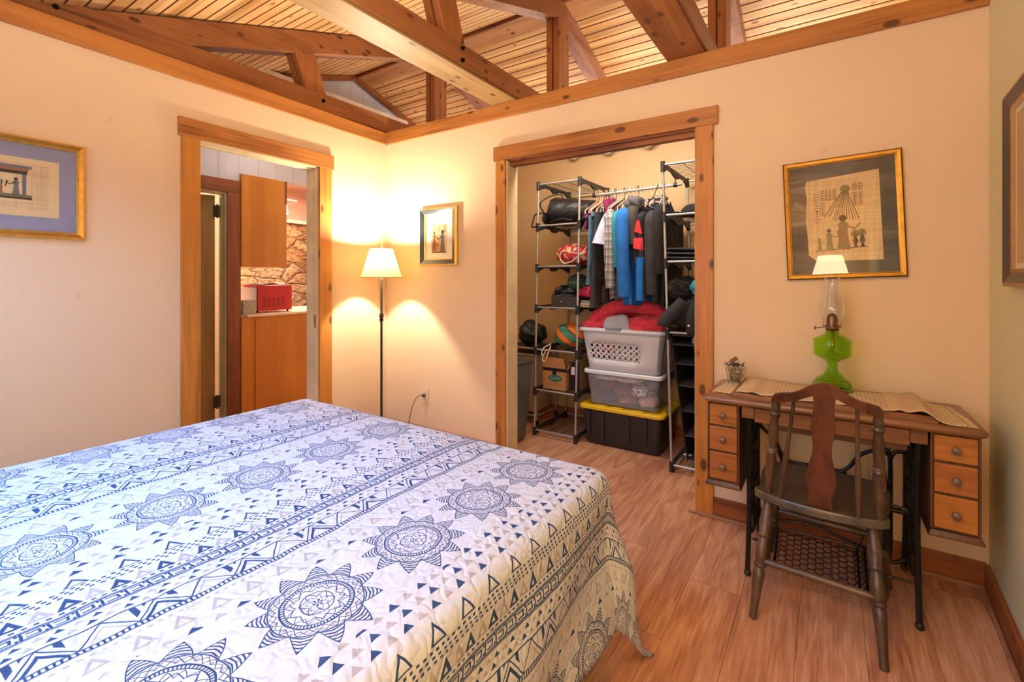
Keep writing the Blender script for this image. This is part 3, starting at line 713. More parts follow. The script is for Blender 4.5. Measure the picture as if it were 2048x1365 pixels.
for s_ in (-1, 1): hp_.tube([(lx+s_*.01, ly, 1.30), (lx+s_*.05, ly, 1.33), (lx+s_*.055, ly, 1.40), (lx+s_*.01, ly, 1.465)], .0015, 6)
for a in range(3): hp_.tube([(lx, ly, 1.466), (lx+.078*cos(a*2.1), ly+.078*sin(a*2.1), 1.466)], .0015, 6)
build(hp_, 'harp', brz, t)
build(MB().lathe((lx, ly, 1.466), [(.004, 0), (.007, .008), (.004, .014), (.006, .022), (.001, .030)], 12), 'finial', goldl, t, smooth=True)
build(MB().tube([(lx+.02, ly-.01, 1.32), (lx+.028, ly-.012, 1.262), (lx+.028, ly-.012, 1.247)], .0012, 6).blob((lx+.028, ly-.012, 1.243), (.005, .005, .007), nu=10, nv=6), 'pull_chain', brz, t)
bm_ = NT('warm_bulb'); bm_.set((1, .9, .7, 1), .4, 0, Emission_Color=(1, .8, .5, 1), Emission_Strength=2)
build(MB().lathe((lx, ly, 1.33), [(.013, 0), (.014, .01), (.024, .035), (.027, .055), (.02, .075), (.001, .083)], 20), 'bulb', bm_.m, t, smooth=True)
point('floor_lamp_bulb_light', (lx, ly, 1.385), .03, 95, (1, .92, .74)).parent = t.obj
bpy.data.objects['floor_lamp_bulb_light'].location = (0, 0, 1.43)
cpts = [(.443, -.012, .350), (.425, -.03, .352), (.40, -.05, .335), (.375, -.06, .29), (.355, -.07, .22), (.34, -.09, .10), (.33, -.12, .02), (.31, -.17, .008), (lx+.03, ly+.11, .008)]
def smoothp(P, n=6):
    P = [Vector(p) for p in P]; out = []
    for i in range(len(P)-1):
        a, b, c, d = P[max(i-1, 0)], P[i], P[i+1], P[min(i+2, len(P)-1)]
        for k in range(n):
            u = k/n; out.append(.5*((2*b)+(-a+c)*u+(2*a-5*b+4*c-d)*u*u+(-a+3*b-3*c+d)*u**3))
    out.append(P[-1]); return out
build(MB().tube(smoothp(cpts), .0028, 6), 'power_cord', plain('brown_cord', '4a4034', .5), t, smooth=True, label='dark cord')
build(MB().box(.431, .451, -.032, -.0098, .338, .358), 'plug', plain('dark_plug', '40382e', .5), t, bevel=.003)

# ------------------------------------------------------------------ bed
t = thing('bed', 'dark wood platform bed under the patterned quilt', 'bed', (1.6, -2.2, 0))
build(MB().box(.84, 2.385, -3.25, -1.215, 0, .30), 'frame', M['bedwood'], t, bevel=.004)
for y0 in (-3.2, -2.22):
    d_ = build(MB().box(2.386, 2.398, y0+.02, y0+.96, .03, .27), 'drawer', M['bedwood'], t, bevel=.003)
build(MB().box(.84, 2.36, -3.22, -1.24, .301, .62), 'mattress', plain('mattress_cloth', 'e8e4dc', .8), t, bevel=.04)
build(MB().box(.82, 2.40, -3.32, -3.26, 0, 1.05), 'headboard', M['bedwood'], t, bevel=.006)
def quilt_mat():
    t = NT('printed_quilt_cotton')
    uv = t.node('ShaderNodeUVMap'); sp0 = t.node('ShaderNodeSeparateXYZ')
    nz = t.node('ShaderNodeTexNoise'); nz.inputs['Scale'].default_value = 22; nz.inputs['Detail'].default_value = 1.5; t.L.new(uv.outputs[0], nz.inputs['Vector'])
    sb = t.node('ShaderNodeVectorMath', operation='SUBTRACT'); t.L.new(nz.outputs['Color'], sb.inputs[0]); sb.inputs[1].default_value = (.5, .5, .5)
    sc_ = t.node('ShaderNodeVectorMath', operation='SCALE'); t.L.new(sb.outputs[0], sc_.inputs[0]); sc_.inputs['Scale'].default_value = .009
    ad = t.node('ShaderNodeVectorMath', operation='ADD'); t.L.new(uv.outputs[0], ad.inputs[0]); t.L.new(sc_.outputs[0], ad.inputs[1])
    t.L.new(ad.outputs[0], sp0.inputs[0]); u, v = E_(t, sp0.outputs[0]), E_(t, sp0.outputs[1])
    P = .6625; s = ((u-.905)/P).fract()*P; sm = s - (s > P/2)*P
    w_ = ((v+1.38)/.245+.5).fract()*.245-.1225
    r = (sm*sm+w_*w_).sqrt(); th = w_.op('ARCTAN2', sm)*(1/(2*pi))
    def zz(n, ph=0.0): return ((th*n+ph).fract()*2-1).abs()      # 0..1 triangle wave round the circle
    def line(a, wd): return a.abs() < wd
    R1 = .078 + (1-zz(11))*.040
    navy = line(r-R1, .0017)
    spike = (r > .085).min(r < R1)
    navy = navy.max(spike.min((r*150+zz(11)*.6).fract() < .42))
    for rr, wd in ((.083, .0013), (.064, .0017), (.056, .0010), (.030, .0010)): navy = navy.max(line(r-rr, wd))
    navy = navy.max((r > .056).min(r < .064).min((th*64).fract() < .42))
    navy = navy.max(line(r-(.067+.015*(1-zz(16))), .0011)).max(line(r-(.070+.010*(1-zz(16, .5))), .0008))
    navy = navy.max(line(r-(.040+.014*zz(14)), .0012)).max(line(r-(.037+.012*(1-zz(9))), .0011))
    navy = navy.max(line(r-(.018+.014*zz(6)), .0012)).max(line(r-(.012+.010*zz(7, .3)), .0010)).max((r < .010).min((th*6).fract() < .5))
    taupe = (r > .069).min(r < .076).min(zz(16) < .22).max((r > .094).min(r < .099).min(zz(11) < .12)) * 1.0
    out = r > .122
    def tri(c0, h, pv, ph, keep=None, k=.66):
        x = (s-c0)*(1/h); q = v*(1/pv)+ph; y = (q.fract()*2-1).abs(); ins = (x > 0).min(x < 1).min(y < x*k)
        par = (q.floor()*.5).fract() > .25
        return ins, par, x, y
    for (c0, h, pv, ph) in ((.112, .015, .036, .2), (.136, .016, .036, 0), (.161, .016, .036, .5), (P-.125, .014, .040, .3), (.358, .011, .026, 0), (.375, .011, .026, .5)):
        ins, par, x, y = tri(c0, h, pv, ph); ins = ins.min(out)
        navy = navy.max(ins.min(par)); taupe = taupe.max(ins.min(1-par))
    def otri(c0, h, pv, ph, th_=.28, k=.85):
        ins, par, x, y = tri(c0, h, pv, ph, k=k); inner = (x > th_*1.6).min(x < 1-th_*.55).min(y < (x-th_*1.6)*k+.0)
        return ins.min(1-inner), par
    o1, p1 = otri(.192, .034, .085, .15, .16, .5); navy = navy.max(o1)
    o2, p2 = otri(.262, .036, .038, 0, .30, .95); navy = navy.max(o2.min(p2)); taupe = taupe.max(o2.min(1-p2))
    o3, p3 = otri(.488, .034, .060, .4, .22, .62); taupe = taupe.max(o3)
    for c, col in ((.234, 'n'), (.244, 'n'), (.254, 'n'), (.306, 'n'), (.478, 't')):
        m = line(s-c, .0026).min((v*(1/.0155)+c*70).fract() < .48)
        if col == 'n': navy = navy.max(m)
        else: taupe = taupe.max(m)
    # key band
    navy = navy.max(line(s-.315, .0014)).max(line(s-.350, .0014))
    x = (s-.3325)*(1/.0155); y = (v*(1/.036)).fract()*2-1; q = x.abs().max(y.abs())
    key = line(q-.86, .12).min(1-(y > 0).min(line(x, .35))).max(line(q-.42, .12).min(1-(y < 0).min(line(x, .3))))
    navy = navy.max((x.abs() < 1).min(key))
    # zigzag band
    navy = navy.max(line(s-.396, .0017)).max(line(s-.450, .0015)).max(line(s-.462, .0015)).max((s > .450).min(s < .462).min((v*(1/.0085)).fract() < .45))
    x = (s-.397)*(1/.052); q = v*(1/.080); y = (q.fract()*2-1).abs(); inb = (x > 0).min(x < 1); par = (q.floor()*.5).fract() > .25
    navy = navy.max(inb.min(line(x-y, .045)))
    navy = navy.max(inb.min(x < y-.30).min((q*4).fract() < .55).min(par))
    navy = navy.max(inb.min(x > y+.22).min(x < y+.42).min(par))
    taupe = taupe.max(inb.min(line(x-y-.30, .05)).min(1-par))
    base = srgb('c6cad2')
    col = t.mix(taupe, base, srgb('a8a2a2')); col = t.mix(navy, col, srgb('24426e'))
    # stitched puffs
    mp = t.node('ShaderNodeMapping'); mp.inputs['Scale'].default_value = (24, 24, 1); t.L.new(uv.outputs[0], mp.inputs[0])
    n1 = t.node('ShaderNodeTexNoise'); n1.inputs['Scale'].default_value = 1; n1.inputs['Detail'].default_value = 1; n1.inputs['Distortion'].default_value = .6; t.L.new(mp.outputs[0], n1.inputs['Vector'])
    hgt = (E_(t, n1.outputs['Fac'])-.5).abs()*2
    t.bump(hgt.min(.30)*3, .45, .006)
    return t.set(col, .85)
M['quilt'] = quilt_mat()
def quilt():
    u0, u1, v0, v1 = .27, 2.912, -3.24, -.708; nu, nv = 150, 140
    TX0, TX1, TY, zt, R = .80, 2.39, -1.235, .645, .05
    def prof(e):
        if e <= 0: return 0., 0.
        if e < R*pi/2: return R*sin(e/R), R*(1-cos(e/R))
        return R, R+(e-R*pi/2)
    vs, uvs = [], []
    for i in range(nu+1):
        for j in range(nv+1):
            u = u0+(u1-u0)*i/nu; v = v0+(v1-v0)*j/nv
            ex = u-TX1 if u > TX1 else (TX0-u if u < TX0 else 0); sx = 1 if u > TX1 else -1
            ey = v-TY if v > TY else 0
            bx = min(max(u, TX0), TX1); by = min(v, TY)
            r = hypot(ex, ey)
            if r > 0:
                ph = atan2(ey, ex); h, d = prof(r); s2 = sin(2*ph)**1.5
                f = max(0, r-.06)
                bl = .20*s2
                fold = .014*sin(u*11+v*9)*min(1, f/.2)
                h = h + bl*f + fold + .03*f; d = R*(1-0) + (d-R)*sqrt(1-bl*bl) if d > R else d
                x = bx+sx*cos(ph)*h; y = by+sin(ph)*h; z = zt-d
                if z < .05: z = .05*math.exp((z-.05)/.08)
            else:
                x, y, z = bx, by, zt
            if d_top(u, v) and r == 0:
                z += .006*sin(u*5.1+v*2.3)*sin(v*4.7-u) + .002*sin(u*31+sin(v*17)*2)*sin(v*29+sin(u*13)*2)
                z -= .012*max(0, 1-min(u-TX0, TX1-u, TY-v)/.12)**2
            else:
                z -= .012 if r > 0 else 0
            vs.append((x, y, max(z, .006))); uvs.append((u, v))
    mb = MB(); mb.v = vs
    for i in range(nu):
        for j in range(nv):
            a = i*(nv+1)+j; mb.f.append((a, a+nv+1, a+nv+2, a+1))
    o = build(mb, 'quilt', M['quilt'], smooth=True, uv=uvs, fixn=False, label='white quilt printed with blue medallions and triangle bands spread over the bed', cat='quilt')
    o.modifiers.new('solidify', 'SOLIDIFY').thickness = .008; o.modifiers['solidify'].offset = -1
    return o
def d_top(u, v): return True
quilt()

# ------------------------------------------------------------------ sewing desk
iron = plain('black_cast_iron', '26221f', .38, .5, .1, 30)
ironw = plain('worn_cast_iron', '3a332b', .45, .45, .15, 30)
t = thing('sewing_desk', 'antique treadle sewing desk with six small drawers and iron legs', 'desk', (3.01, -.24, 0))
top = MB()
def rrect(x0, x1, y0, y1, r, n=4):
    out = []
    for cx, cy, a0 in ((x1-r, y1-r, 0), (x0+r, y1-r, 90), (x0+r, y0+r, 180), (x1-r, y0+r, 270)):
        for k in range(n+1): a = radians(a0+90*k/n); out.append((cx+r*cos(a), cy+r*sin(a)))
    return out
R_ = []
for ins, z in ((.012, .706), (.004, .712), (0, .719), (.001, .727), (.007, .735), (.012, .737)):
    R_.append([(x, y, z) for x, y in rrect(2.562+ins, 3.468-ins, -.450+ins, -.042-ins, .014)])
top.rings(R_); build(top, 'table_top', M['walnut'], t, smooth=True)
lf = MB(); R_ = [[(x, y, z) for x, y in rrect(2.665+i_, 3.345-i_, -.428+i_, -.062-i_, .004)] for i_, z in ((.0, .7375), (.0, .744), (.006, .750), (.010, .757))]
lf.rings(R_); build(lf, 'folding_leaf', M['walnut'], t, smooth=True)
build(MB().box(3.0035, 3.0055, -.436, -.425, .738, .7555), 'leaf_joint', M['oakz'], t)
ap = MB().box(2.713, 2.762, -.425, -.07, .655, .7055).box(3.266, 3.315, -.425, -.07, .655, .7055)
build(MB().box(2.713, 2.762, -.425, -.07, .655, .7055), 'leg_block', M['oak'], t, bevel=.002)
build(MB().box(3.266, 3.315, -.425, -.07, .655, .7055), 'leg_block', M['oak'], t, bevel=.002)
build(MB().box(2.7625, 3.2655, -.424, -.405, .643, .700), 'apron', M['oak'], t, bevel=.002)
build(MB().prism([(2.80, .642), (3.262, .642), (3.262, .614), (2.835, .614), (2.815, .622), (2.80, .642)][:-1], lambda x, z, y: (x, y, z), -.395, -.10), 'machine_well', M['oakz'], t, bevel=.002)
knobm = plain('turned_brown_knob', '6e5344', .4, 0, .1, 30, 0, Coat_Weight=.3)
def stack(x0, x1, mats):
    b = MB().box(x0, x0+.008, -.418, -.075, .362, .705).box(x1-.008, x1, -.418, -.075, .362, .705).box(x0, x1, -.083, -.075, .362, .705)
    for z in (.362, .488, .600, .699): b.box(x0+.0085, x1-.0085, -.417, -.084, z, z+.006)
    cb = build(b, 'drawer_case', M['oakz'], t, bevel=.001)
    build(MB().rings([[(x, y, z) for x, y in rrect(x0-i_, x1+i_, -.424-i_, -.070, .004)] for i_, z in ((.008, .340), (.008, .346), (.002, .356), (.001, .3615))]), 'base_moulding', M['oakz'], t, smooth=True)
    for (z0, z1), m in zip(((.6075, .698), (.4955, .599), (.3695, .487)), mats):
        d = build(MB().box(x0+.0095, x1-.0095, -.4235, -.10, z0+.001, z1), 'drawer', m, t, bevel=.002)
        xm = (x0+x1)/2
        build(MB().lathe((xm, -.4235, (z0+z1)/2), [(.009, 0), (.006, .006), (.008, .011), (.0135, .015), (.013, .021), (.007, .026), (.001, .027)], 20, (0, -1, 0)), 'knob', knobm, d, smooth=True)
stack(2.575, 2.704, (M['oakl'], M['oakm'], M['oakm']))
stack(3.322, 3.454, (M['oakl'], M['oakm'], M['oakl']))
def side_frame(x, s_):
    mb = MB(); P = lambda y, z: (x, y, z)
    def bar(pts, w_=.017, r=.011):
        pts = smoothp([P(*q) for q in pts], 5); 
        for a, b in zip(pts[:-1], pts[1:]): mb.beam(a, b + (b-a)*.12, w_, r*2, (1, 0, 0) if False else (0, .3, 1))
    for pts, r in (([(-.40, .654), (-.385, .50), (-.385, .36), (-.40, .20), (-.445, .02)], .010), ([(-.08, .654), (-.095, .50), (-.095, .36), (-.08, .20), (-.04, .02)], .010),
                   ([(-.40, .645), (-.24, .640), (-.08, .645)], .010), ([(-.40, .20), (-.33, .135), (-.24, .12), (-.15, .135), (-.08, .20)], .009)):
        mb.tube(smoothp([P(*q) for q in pts], 6), r, 8)
    for (yc, zc, ry, rz_) in ((-.24, .55, .11, .07), (-.24, .39, .07, .085), (-.32, .47, .045, .06), (-.16, .47, .045, .06), (-.33, .30, .04, .06), (-.15, .30, .04, .06), (-.24, .235, .06, .06), (-.24, .47, .03, .04), (-.33, .56, .035, .05), (-.15, .56, .035, .05)):
        mb.tube([P(yc+ry*cos(a*pi/10), zc+rz_*sin(a*pi/10)) for a in range(20)], .0055, 6, True)
    for a, b in (((-.385, .50), (-.095, .50)), ((-.39, .30), (-.09, .30)), ((-.24, .64), (-.24, .12)), ((-.385, .62), (-.095, .30)), ((-.095, .62), (-.385, .30))):
        mb.tube([P(*a), P(*b)], .0055, 6)
    o = build(mb, 'iron_leg', iron, t, smooth=True)
    for y in (-.447, -.038):
        build(MB().blob((x, y, .014), (.014, .014, .014), nu=14, nv=8), 'foot', ironw, o, smooth=True)
side_frame(2.738, -1); side_frame(3.290, 1)
br = MB(); yb = -.115
def B(*pts, r=.008, y=yb): br.tube(smoothp([(p[0], y, p[1]) for p in pts], 6), r, 8)
B((2.745, .555), (2.775, .525), (2.81, .50), (2.835, .44), (2.865, .405), (2.90, .400)); B((2.81, .50), (2.835, .42), (2.86, .345)) 
B((2.90, .400), (3.0, .400), (3.07, .400)); B((2.86, .345), (2.97, .340), (3.08, .345))
B((3.07, .40), (3.10, .43), (3.13, .48), (3.17, .510), (3.21, .518), (3.245, .50)); B((3.21, .518), (3.235, .50), (3.237, .30), (3.236, .10), (3.225, .07)); B((3.235, .485), (3.25, .52), (3.285, .53)); B((3.08, .40), (3.083, .345))
B((3.225, .07), (3.25, .06), (3.285, .085)); B((2.745, .10), (2.78, .12), (2.82, .115)); B((3.225, .07), (3.1, .10), (2.95, .13), (2.82, .115), r=.006); B((2.865, .40), (2.862, .345))
build(br, 'back_brace', iron, t, smooth=True)
sl = MB()
for i, x in enumerate([2.885+k*.0165 for k in range(12)]):
    if i in (4, 5, 6): continue
    sl.box(x, x+.006, yb-.004, yb+.004, .345, .40)
    if i % 3 == 1: sl.box(x, x+.022, yb-.004, yb+.004, .370, .376)
build(sl, 'brace_slats', iron, t)
# treadle pedal of hexagon mesh
pm = MB(); tilt = radians(14)
def PD(x, y): return (x, y, .118+(y+.36)*math.tan(tilt))
hx = .0165
for i in range(12):
    for j in range(7):
        cx = 2.862+i*hx*1.5*1.04; cy = -.452+j*hx*1.732+(hx*.866 if i % 2 else 0)
        if cy > -.262 or cx > 3.12: continue
        pm.tube([PD(cx+hx*cos(k*pi/3), cy+hx*sin(k*pi/3)) for k in range(6)], .0024, 5, True)
for a, b in (((2.838, -.478), (3.142, -.478)), ((2.838, -.250), (3.142, -.250)), ((2.838, -.478), (2.838, -.250)), ((3.142, -.478), (3.142, -.250)), ((3.118, -.478), (3.118, -.250)), ((2.748, -.36), (2.838, -.36)), ((3.142, -.36), (3.28, -.36))):
    pm.tube([PD(*a), PD(*b)], .0055, 8)
build(pm, 'treadle_pedal', iron, t, smooth=True)
fw = MB(); wc = Vector((3.205, -.22, .32))
fw.tube([wc+Vector((0, .150*cos(a*pi/16), .150*sin(a*pi/16))) for a in range(32)], .009, 8, True); fw.tube([wc+Vector((0, .110*cos(a*pi/16), .110*sin(a*pi/16))) for a in range(32)], .005, 6, True)
for a in range(6): fw.tube([wc, wc+Vector((0, .150*cos(a*pi/3), .150*sin(a*pi/3)))], .005, 6)
fw.cyl(wc-Vector((.03, 0, 0)), wc+Vector((.085, 0, 0)), .010); build(fw, 'flywheel', iron, t, smooth=True)
build(MB().tube([PD(3.10, -.30), (3.19, -.24, .31)], .004, 6), 'pitman_rod', iron, t)
build(MB().tube([(3.205, -.332, .42), (3.196, -.345, .60)], .0035, 6).tube([(3.205, -.30, .44), (3.185, -.33, .60)], .003, 6), 'drive_belt', plain('leather_belt', '8a4c2c', .6), t)
build(MB().tube([(3.16, -.385, .612), (3.215, -.385, .606)], .006, 8).blob((3.19, -.388, .606), (.02, .012, .006)), 'belt_guide', plain('black_enamel', '111111', .15), t, smooth=True)
sp_ = MB().tube([(3.19, -.36, .40), (3.262, -.385, .392)], .004, 8).lathe((3.245, -.38, .394), [(.004, 0), (.011, .004), (.012, .012), (.005, .022)], 12, (1, -.3, -.1)); build(sp_, 'bobbin_winder', ironw, t, smooth=True)
# runner
def runner_h(x, y):
    f = 1/(1+math.exp(-(x-2.68)/.008)); g_ = 1/(1+math.exp((x-3.335)/.010))
    base = .7385 + .0205*f*g_
    wv = .010*math.exp(-((x-2.76)/.022)**2) + .016*math.exp(-((x-3.30)/.030)**2) + .006*math.exp(-((x-3.24)/.015)**2) + .002*sin(x*50+y*20)
    return base + max(0, wv)
def rf(a, b):
    x = 2.615+.80*a; y0 = -.425+.055*(1-min(1, a/.22)) + .008*sin(a*26) - .008*min(1, max(0, (a-.75)/.2)) ; y1 = -.095+.012*sin(a*9)-.03*a
    x += (b-.5)*.03*(1 if a < .5 else -1)
    y = y0+(y1-y0)*b; return (x, y, runner_h(x, y)+.002)
def runner_mat():
    t = NT('woven_runner'); sp = t.node('ShaderNodeSeparateXYZ'); t.L.new(t.tc(), sp.inputs[0]); x, y = E_(t, sp.outputs[0]), E_(t, sp.outputs[1])
    st = ((x*(1/.26)).fract()-.5).abs(); lines = (st > .40).min((x*160).fract() < .5).max((st > .445))
    dots = ((x*70).fract() < .45).min((y*60+(x*70).floor()*.5).fract() < .4).min(st < .26)
    col = t.mix(lines*.35, srgb('d2b78e'), srgb('b48a6a')); col = t.mix(dots*.75, col, srgb('8d8460'))
    t.bump(t.noise(t.coords((1,1,1)), 420, 2), .4, .001)
    return t.set(col, .9)
build(MB().grid(rf, 90, 16), 'table_runner', runner_mat(), smooth=True, solid=.003, label='tan woven table runner rumpled across the sewing desk top', cat='table runner')
ro = bpy.data.objects['table_runner']
fr = MB()
for k in range(60):
    b = k/59; a = random.random()*.008
    p = Vector(rf(0, b)); fr.tube([p, p+Vector((-.014-a, random.uniform(-.004, .004), -.001))], .0007, 3)
    p = Vector(rf(1, b)); fr.tube([p, p+Vector((.014+a, random.uniform(-.004, .004), -.001))], .0007, 3)
for k in range(150):
    p = Vector(rf(k/149, 0)); fr.tube([p, p+Vector((random.uniform(-.003, .003), -.007, -.001))], .0007, 3)
build(fr, 'fringe', plain('tan_fringe', 'c4a878', .9), ro, kind='stuff')
# potpourri glass
M['glassc'] = NT('clear_glass').set((.97, 1, .98, 1), .02, 0, Transmission_Weight=1.0, IOR=1.45)
gx, gy, gz = 2.648, -.155, .7385
t = thing('potpourri_glass', 'small square glass of potpourri at the left back of the sewing desk', 'glass', (gx, gy, gz))
def sq(r, z, n=4): return [(gx+a*cos(.25)-b*sin(.25), gy+a*sin(.25)+b*cos(.25), z) for a, b in rrect(-r, r, -r, r, r*.25, n)]
gl = MB().rings([sq(.030, gz), sq(.032, gz+.004), sq(.046, gz+.088), sq(.0445, gz+.088), sq(.030, gz+.010), sq(.004, gz+.009)])
build(gl, 'glass_cup', M['glassc'], t, smooth=True)
pp = MB(); rng = random.Random(2)
for k in range(420):
    f = rng.random(); z = gz+.014+.070*f; r = (.027+.013*f)*.96; x, y = gx+rng.uniform(-r, r)*.95, gy+rng.uniform(-r, r)*.95
    m = Matrix.Rotation(rng.uniform(0, 6), 3, 'Z') @ Matrix.Rotation(rng.uniform(0, 6), 3, 'X'); pp.obox((x, y, z), (rng.uniform(.003, .011), .0035, .002), m)
pt = NT('potpourri_bits'); wn = pt.noise(pt.coords((120, 120, 120)), 1, 1)
pt.set(pt.ramp(wn, [(.3, srgb('6e5a34')), (.5, srgb('c9b382')), (.7, srgb('9a6a48'))]), .8)
build(pp, 'dried_petals', pt.m, t, kind='stuff')
pq = MB()
for k in range(60):
    a = rng.uniform(0, 6.28); r = rng.uniform(0, .042); x, y = gx+r*cos(a), gy+r*sin(a); z = gz+.088+rng.uniform(0, .012)
    b = Vector((rng.uniform(-1, 1), rng.uniform(-1, 1), rng.uniform(-.2, .6))).normalized()*rng.uniform(.008, .024); pq.tube([(x, y, z), Vector((x, y, z))+b], [rng.uniform(.0015, .003), .001], 5)
build(pq, 'dry_twigs', plain('dark_twigs', '4a3a30', .8), t, kind='stuff')
m_ = Matrix.Rotation(.5, 3, 'Y') @ Matrix.Rotation(-.9, 3, 'X')
build(MB().obox((gx-.005, gy-.01, gz+.118), (.038, .003, .020), Matrix.Rotation(-.65, 3, 'Y')), 'bark_chip', plain('brown_bark', '7a4f1e', .5), t, bevel=.001)

# oil lamp
ox, oy, oz = 3.035, -.155, .763
t = thing('oil_lamp', 'green glass oil lamp with clear chimney on the sewing desk', 'oil lamp', (ox, oy, oz))
M['green'] = NT('green_glass').set(srgb('cdf56e'), .02, 0, Transmission_Weight=1.0, IOR=1.25)
def hollow(prof, th_):
    prof = [(r*.83, z) for r, z in prof]
    return prof + [(max(.0005, r-th_), z) for r, z in reversed(prof)]
bowl = [(.090, 0), (.095, .004), (.094, .012), (.089, .020), (.090, .023), (.082, .032), (.083, .035), (.073, .043), (.073, .046), (.060, .055), (.045, .068), (.031, .083), (.025, .098), (.026, .118), (.034, .130), (.060, .140), (.083, .150), (.087, .156), (.087, .213), (.083, .221), (.055, .236), (.034, .244), (.029, .248), (.032, .253), (.029, .258), (.030, .262)]
build(MB().lathe((ox, oy, oz), hollow(bowl, .004), 48), 'glass_base', M['green'], t, smooth=True)
brass = metal('aged_brass', '8a6a4c', .4)
bu = MB().lathe((ox, oy, oz), [(.020, .258), (.025, .264), (.025, .272), (.034, .275), (.034, .279), (.022, .282), (.021, .310), (.016, .326), (.008, .333), (.001, .334)], 28)
build(bu, 'burner', brass, t, smooth=True)
pr = MB()
for k in range(4):
    a = k*pi/2+.4; c_, s_ = cos(a), sin(a)
    pr.tube(smoothp([(ox+.033*c_, oy+.033*s_, oz+.277), (ox+.037*c_, oy+.037*s_, oz+.292), (ox+.032*c_, oy+.032*s_, oz+.302), (ox+.038*c_, oy+.038*s_, oz+.314)], 4), .0015, 6)
pr.tube([(ox-.03, oy-.01, oz+.272), (ox-.062, oy-.02, oz+.269)], .0018, 6).lathe((ox-.062, oy-.02, oz+.269), [(.008, 0), (.008, .003)], 12, (-1, -.3, 0))
build(pr, 'prongs', brass, t, smooth=True)
chim = [(.032, .281), (.034, .290), (.046, .315), (.055, .340), (.057, .352), (.054, .370), (.044, .405), (.034, .435), (.029, .455), (.029, .470), (.034, .485), (.0395, .492), (.0385, .497)]
build(MB().lathe((ox, oy, oz), hollow(chim, .0016), 40), 'glass_chimney', M['glassc'], t, smooth=True)
build(MB().tube([(ox, oy, oz+.26), (ox+.004, oy, oz+.20), (ox-.003, oy, oz+.16)], .006, 8), 'wick', plain('yellowed_wick', 'b99a3e', .8), t)

# ------------------------------------------------------------------ chair
CH = Matrix.Translation((2.997, -.43, 0)) @ Matrix.Rotation(radians(-3.5), 4, 'Z')
t = thing('wooden_chair', 'worn dark wooden spindle-back chair pulled up to the sewing desk', 'chair', (0, 0, 0), CH)
seat = []
for k in range(15): a = pi+pi*k/14; seat.append((.208*cos(a), -.155+.068*sin(a)))
seat += [(.190, -.11), (.207, -.04), (.215, .05), (.214, .14), (.19, .19), (.10, .21), (0, .215), (-.10, .21), (-.19, .19), (-.214, .14), (-.215, .05), (-.207, -.04), (-.190, -.11)]
mb = MB(); 
def seatring(sc_, z, dip=0): return [(x*sc_, y*sc_, z) for x, y in seat]
mb.rings([seatring(.95, .394), seatring(1, .402), seatring(1, .424), seatring(.985, .430), seatring(.90, .430), seatring(.55, .424), seatring(.15, .421)])
seatm = wood('scuffed_seat_wood', '5f5340', '2b2621', 'y', 0, rough=.35, ring=16, coat=.2, bmp=.35)
build(mb, 'seat', seatm, t, smooth=True)
def turned(p0, p1, prof, n=16):
    p0, p1 = Vector(p0), Vector(p1); L = (p1-p0).length
    return MB().lathe(p0, [(r, f*L) for f, r in prof], n, (p1-p0))
LEG = [(0, .013), (.04, .014), (.12, .019), (.22, .021), (.30, .017), (.32, .021), (.34, .015), (.42, .019), (.50, .021), (.545, .016), (.56, .022), (.575, .022), (.59, .016), (.62, .020), (.68, .019), (.80, .016), (.93, .013), (1, .013)]
legs = {}
for sx in (-1, 1):
    for nm, tp_, bt in (('n', (sx*.160, -.150, .396), (sx*.190, -.292, 0)), ('f', (sx*.165, .13, .396), (sx*.212, .225, 0))):
        build(turned(tp_, bt, LEG), 'leg', M['chair'], t, smooth=True); legs[sx, nm] = (Vector(tp_), Vector(bt))
def onleg(k, f): a, b = legs[k]; return a+(b-a)*f
ST = [(0, .008), (.1, .011), (.3, .016), (.5, .020), (.7, .016), (.9, .011), (1, .008)]
for sx in (-1, 1): build(turned(onleg((sx, 'n'), .66), onleg((sx, 'f'), .66), [(0, .009), (.15, .012), (.35, .019), (.38, .024), (.42, .018), (.6, .016), (.85, .011), (1, .009)]), 'stretcher', M['chair'], t, smooth=True)
build(turned(onleg((-1, 'n'), .53), onleg((1, 'n'), .53), [(0, .010), (.1, .013), (.5, .014), (.9, .013), (1, .010)]), 'stretcher', M['chair'], t, smooth=True)
build(turned(onleg((-1, 'f'), .45), onleg((1, 'f'), .45), ST), 'stretcher', M['chair'], t, smooth=True)
PST = [(a, b*.84) for a, b in [(0, .013), (.06, .014), (.12, .013), (.2, .019), (.25, .020), (.27, .016), (.30, .019), (.40, .021), (.46, .018), (.475, .022), (.49, .017), (.50, .022), (.515, .016), (.56, .017), (.65, .020), (.75, .018), (.82, .014), (.84, .020), (.865, .022), (.88, .014), (.93, .018), (.95, .014), (1, .013)]]
def backy(z): return -.175 - (z-.43)*.32
def bx_(z): return .010+(z-.43)*.055
for sx in (-1, 1):
    build(turned((sx*.168+bx_(.425), backy(.425), .425), (sx*.143+bx_(.82), backy(.82), .82), PST), 'back_post', M['chair'], t, smooth=True)
    build(turned((sx*.118+bx_(.425)-.006, backy(.425)-.03, .425), (sx*.088+bx_(.83), backy(.83), .835), [(0, .006), (.12, .008), (.35, .0095), (.45, .009), (.55, .007), (1, .006)], 12), 'spindle', M['chair'], t, smooth=True)
wid = [(0, .034), (.03, .036), (.10, .033), (.2, .037), (.28, .041), (.36, .036), (.44, .031), (.52, .033), (.62, .043), (.72, .053), (.80, .050), (.86, .042), (.91, .038), (1, .049)]
zt_, zb_ = .865, .431; pts = [(w_*.87, zt_+(zb_-zt_)*f) for f, w_ in wid]; pts = pts + [(-w_, z) for w_, z in reversed(pts)]
def bk(a, z, d): return (a+bx_(z), backy(z) - .030*(1-(a/.17)**2) + d, z)
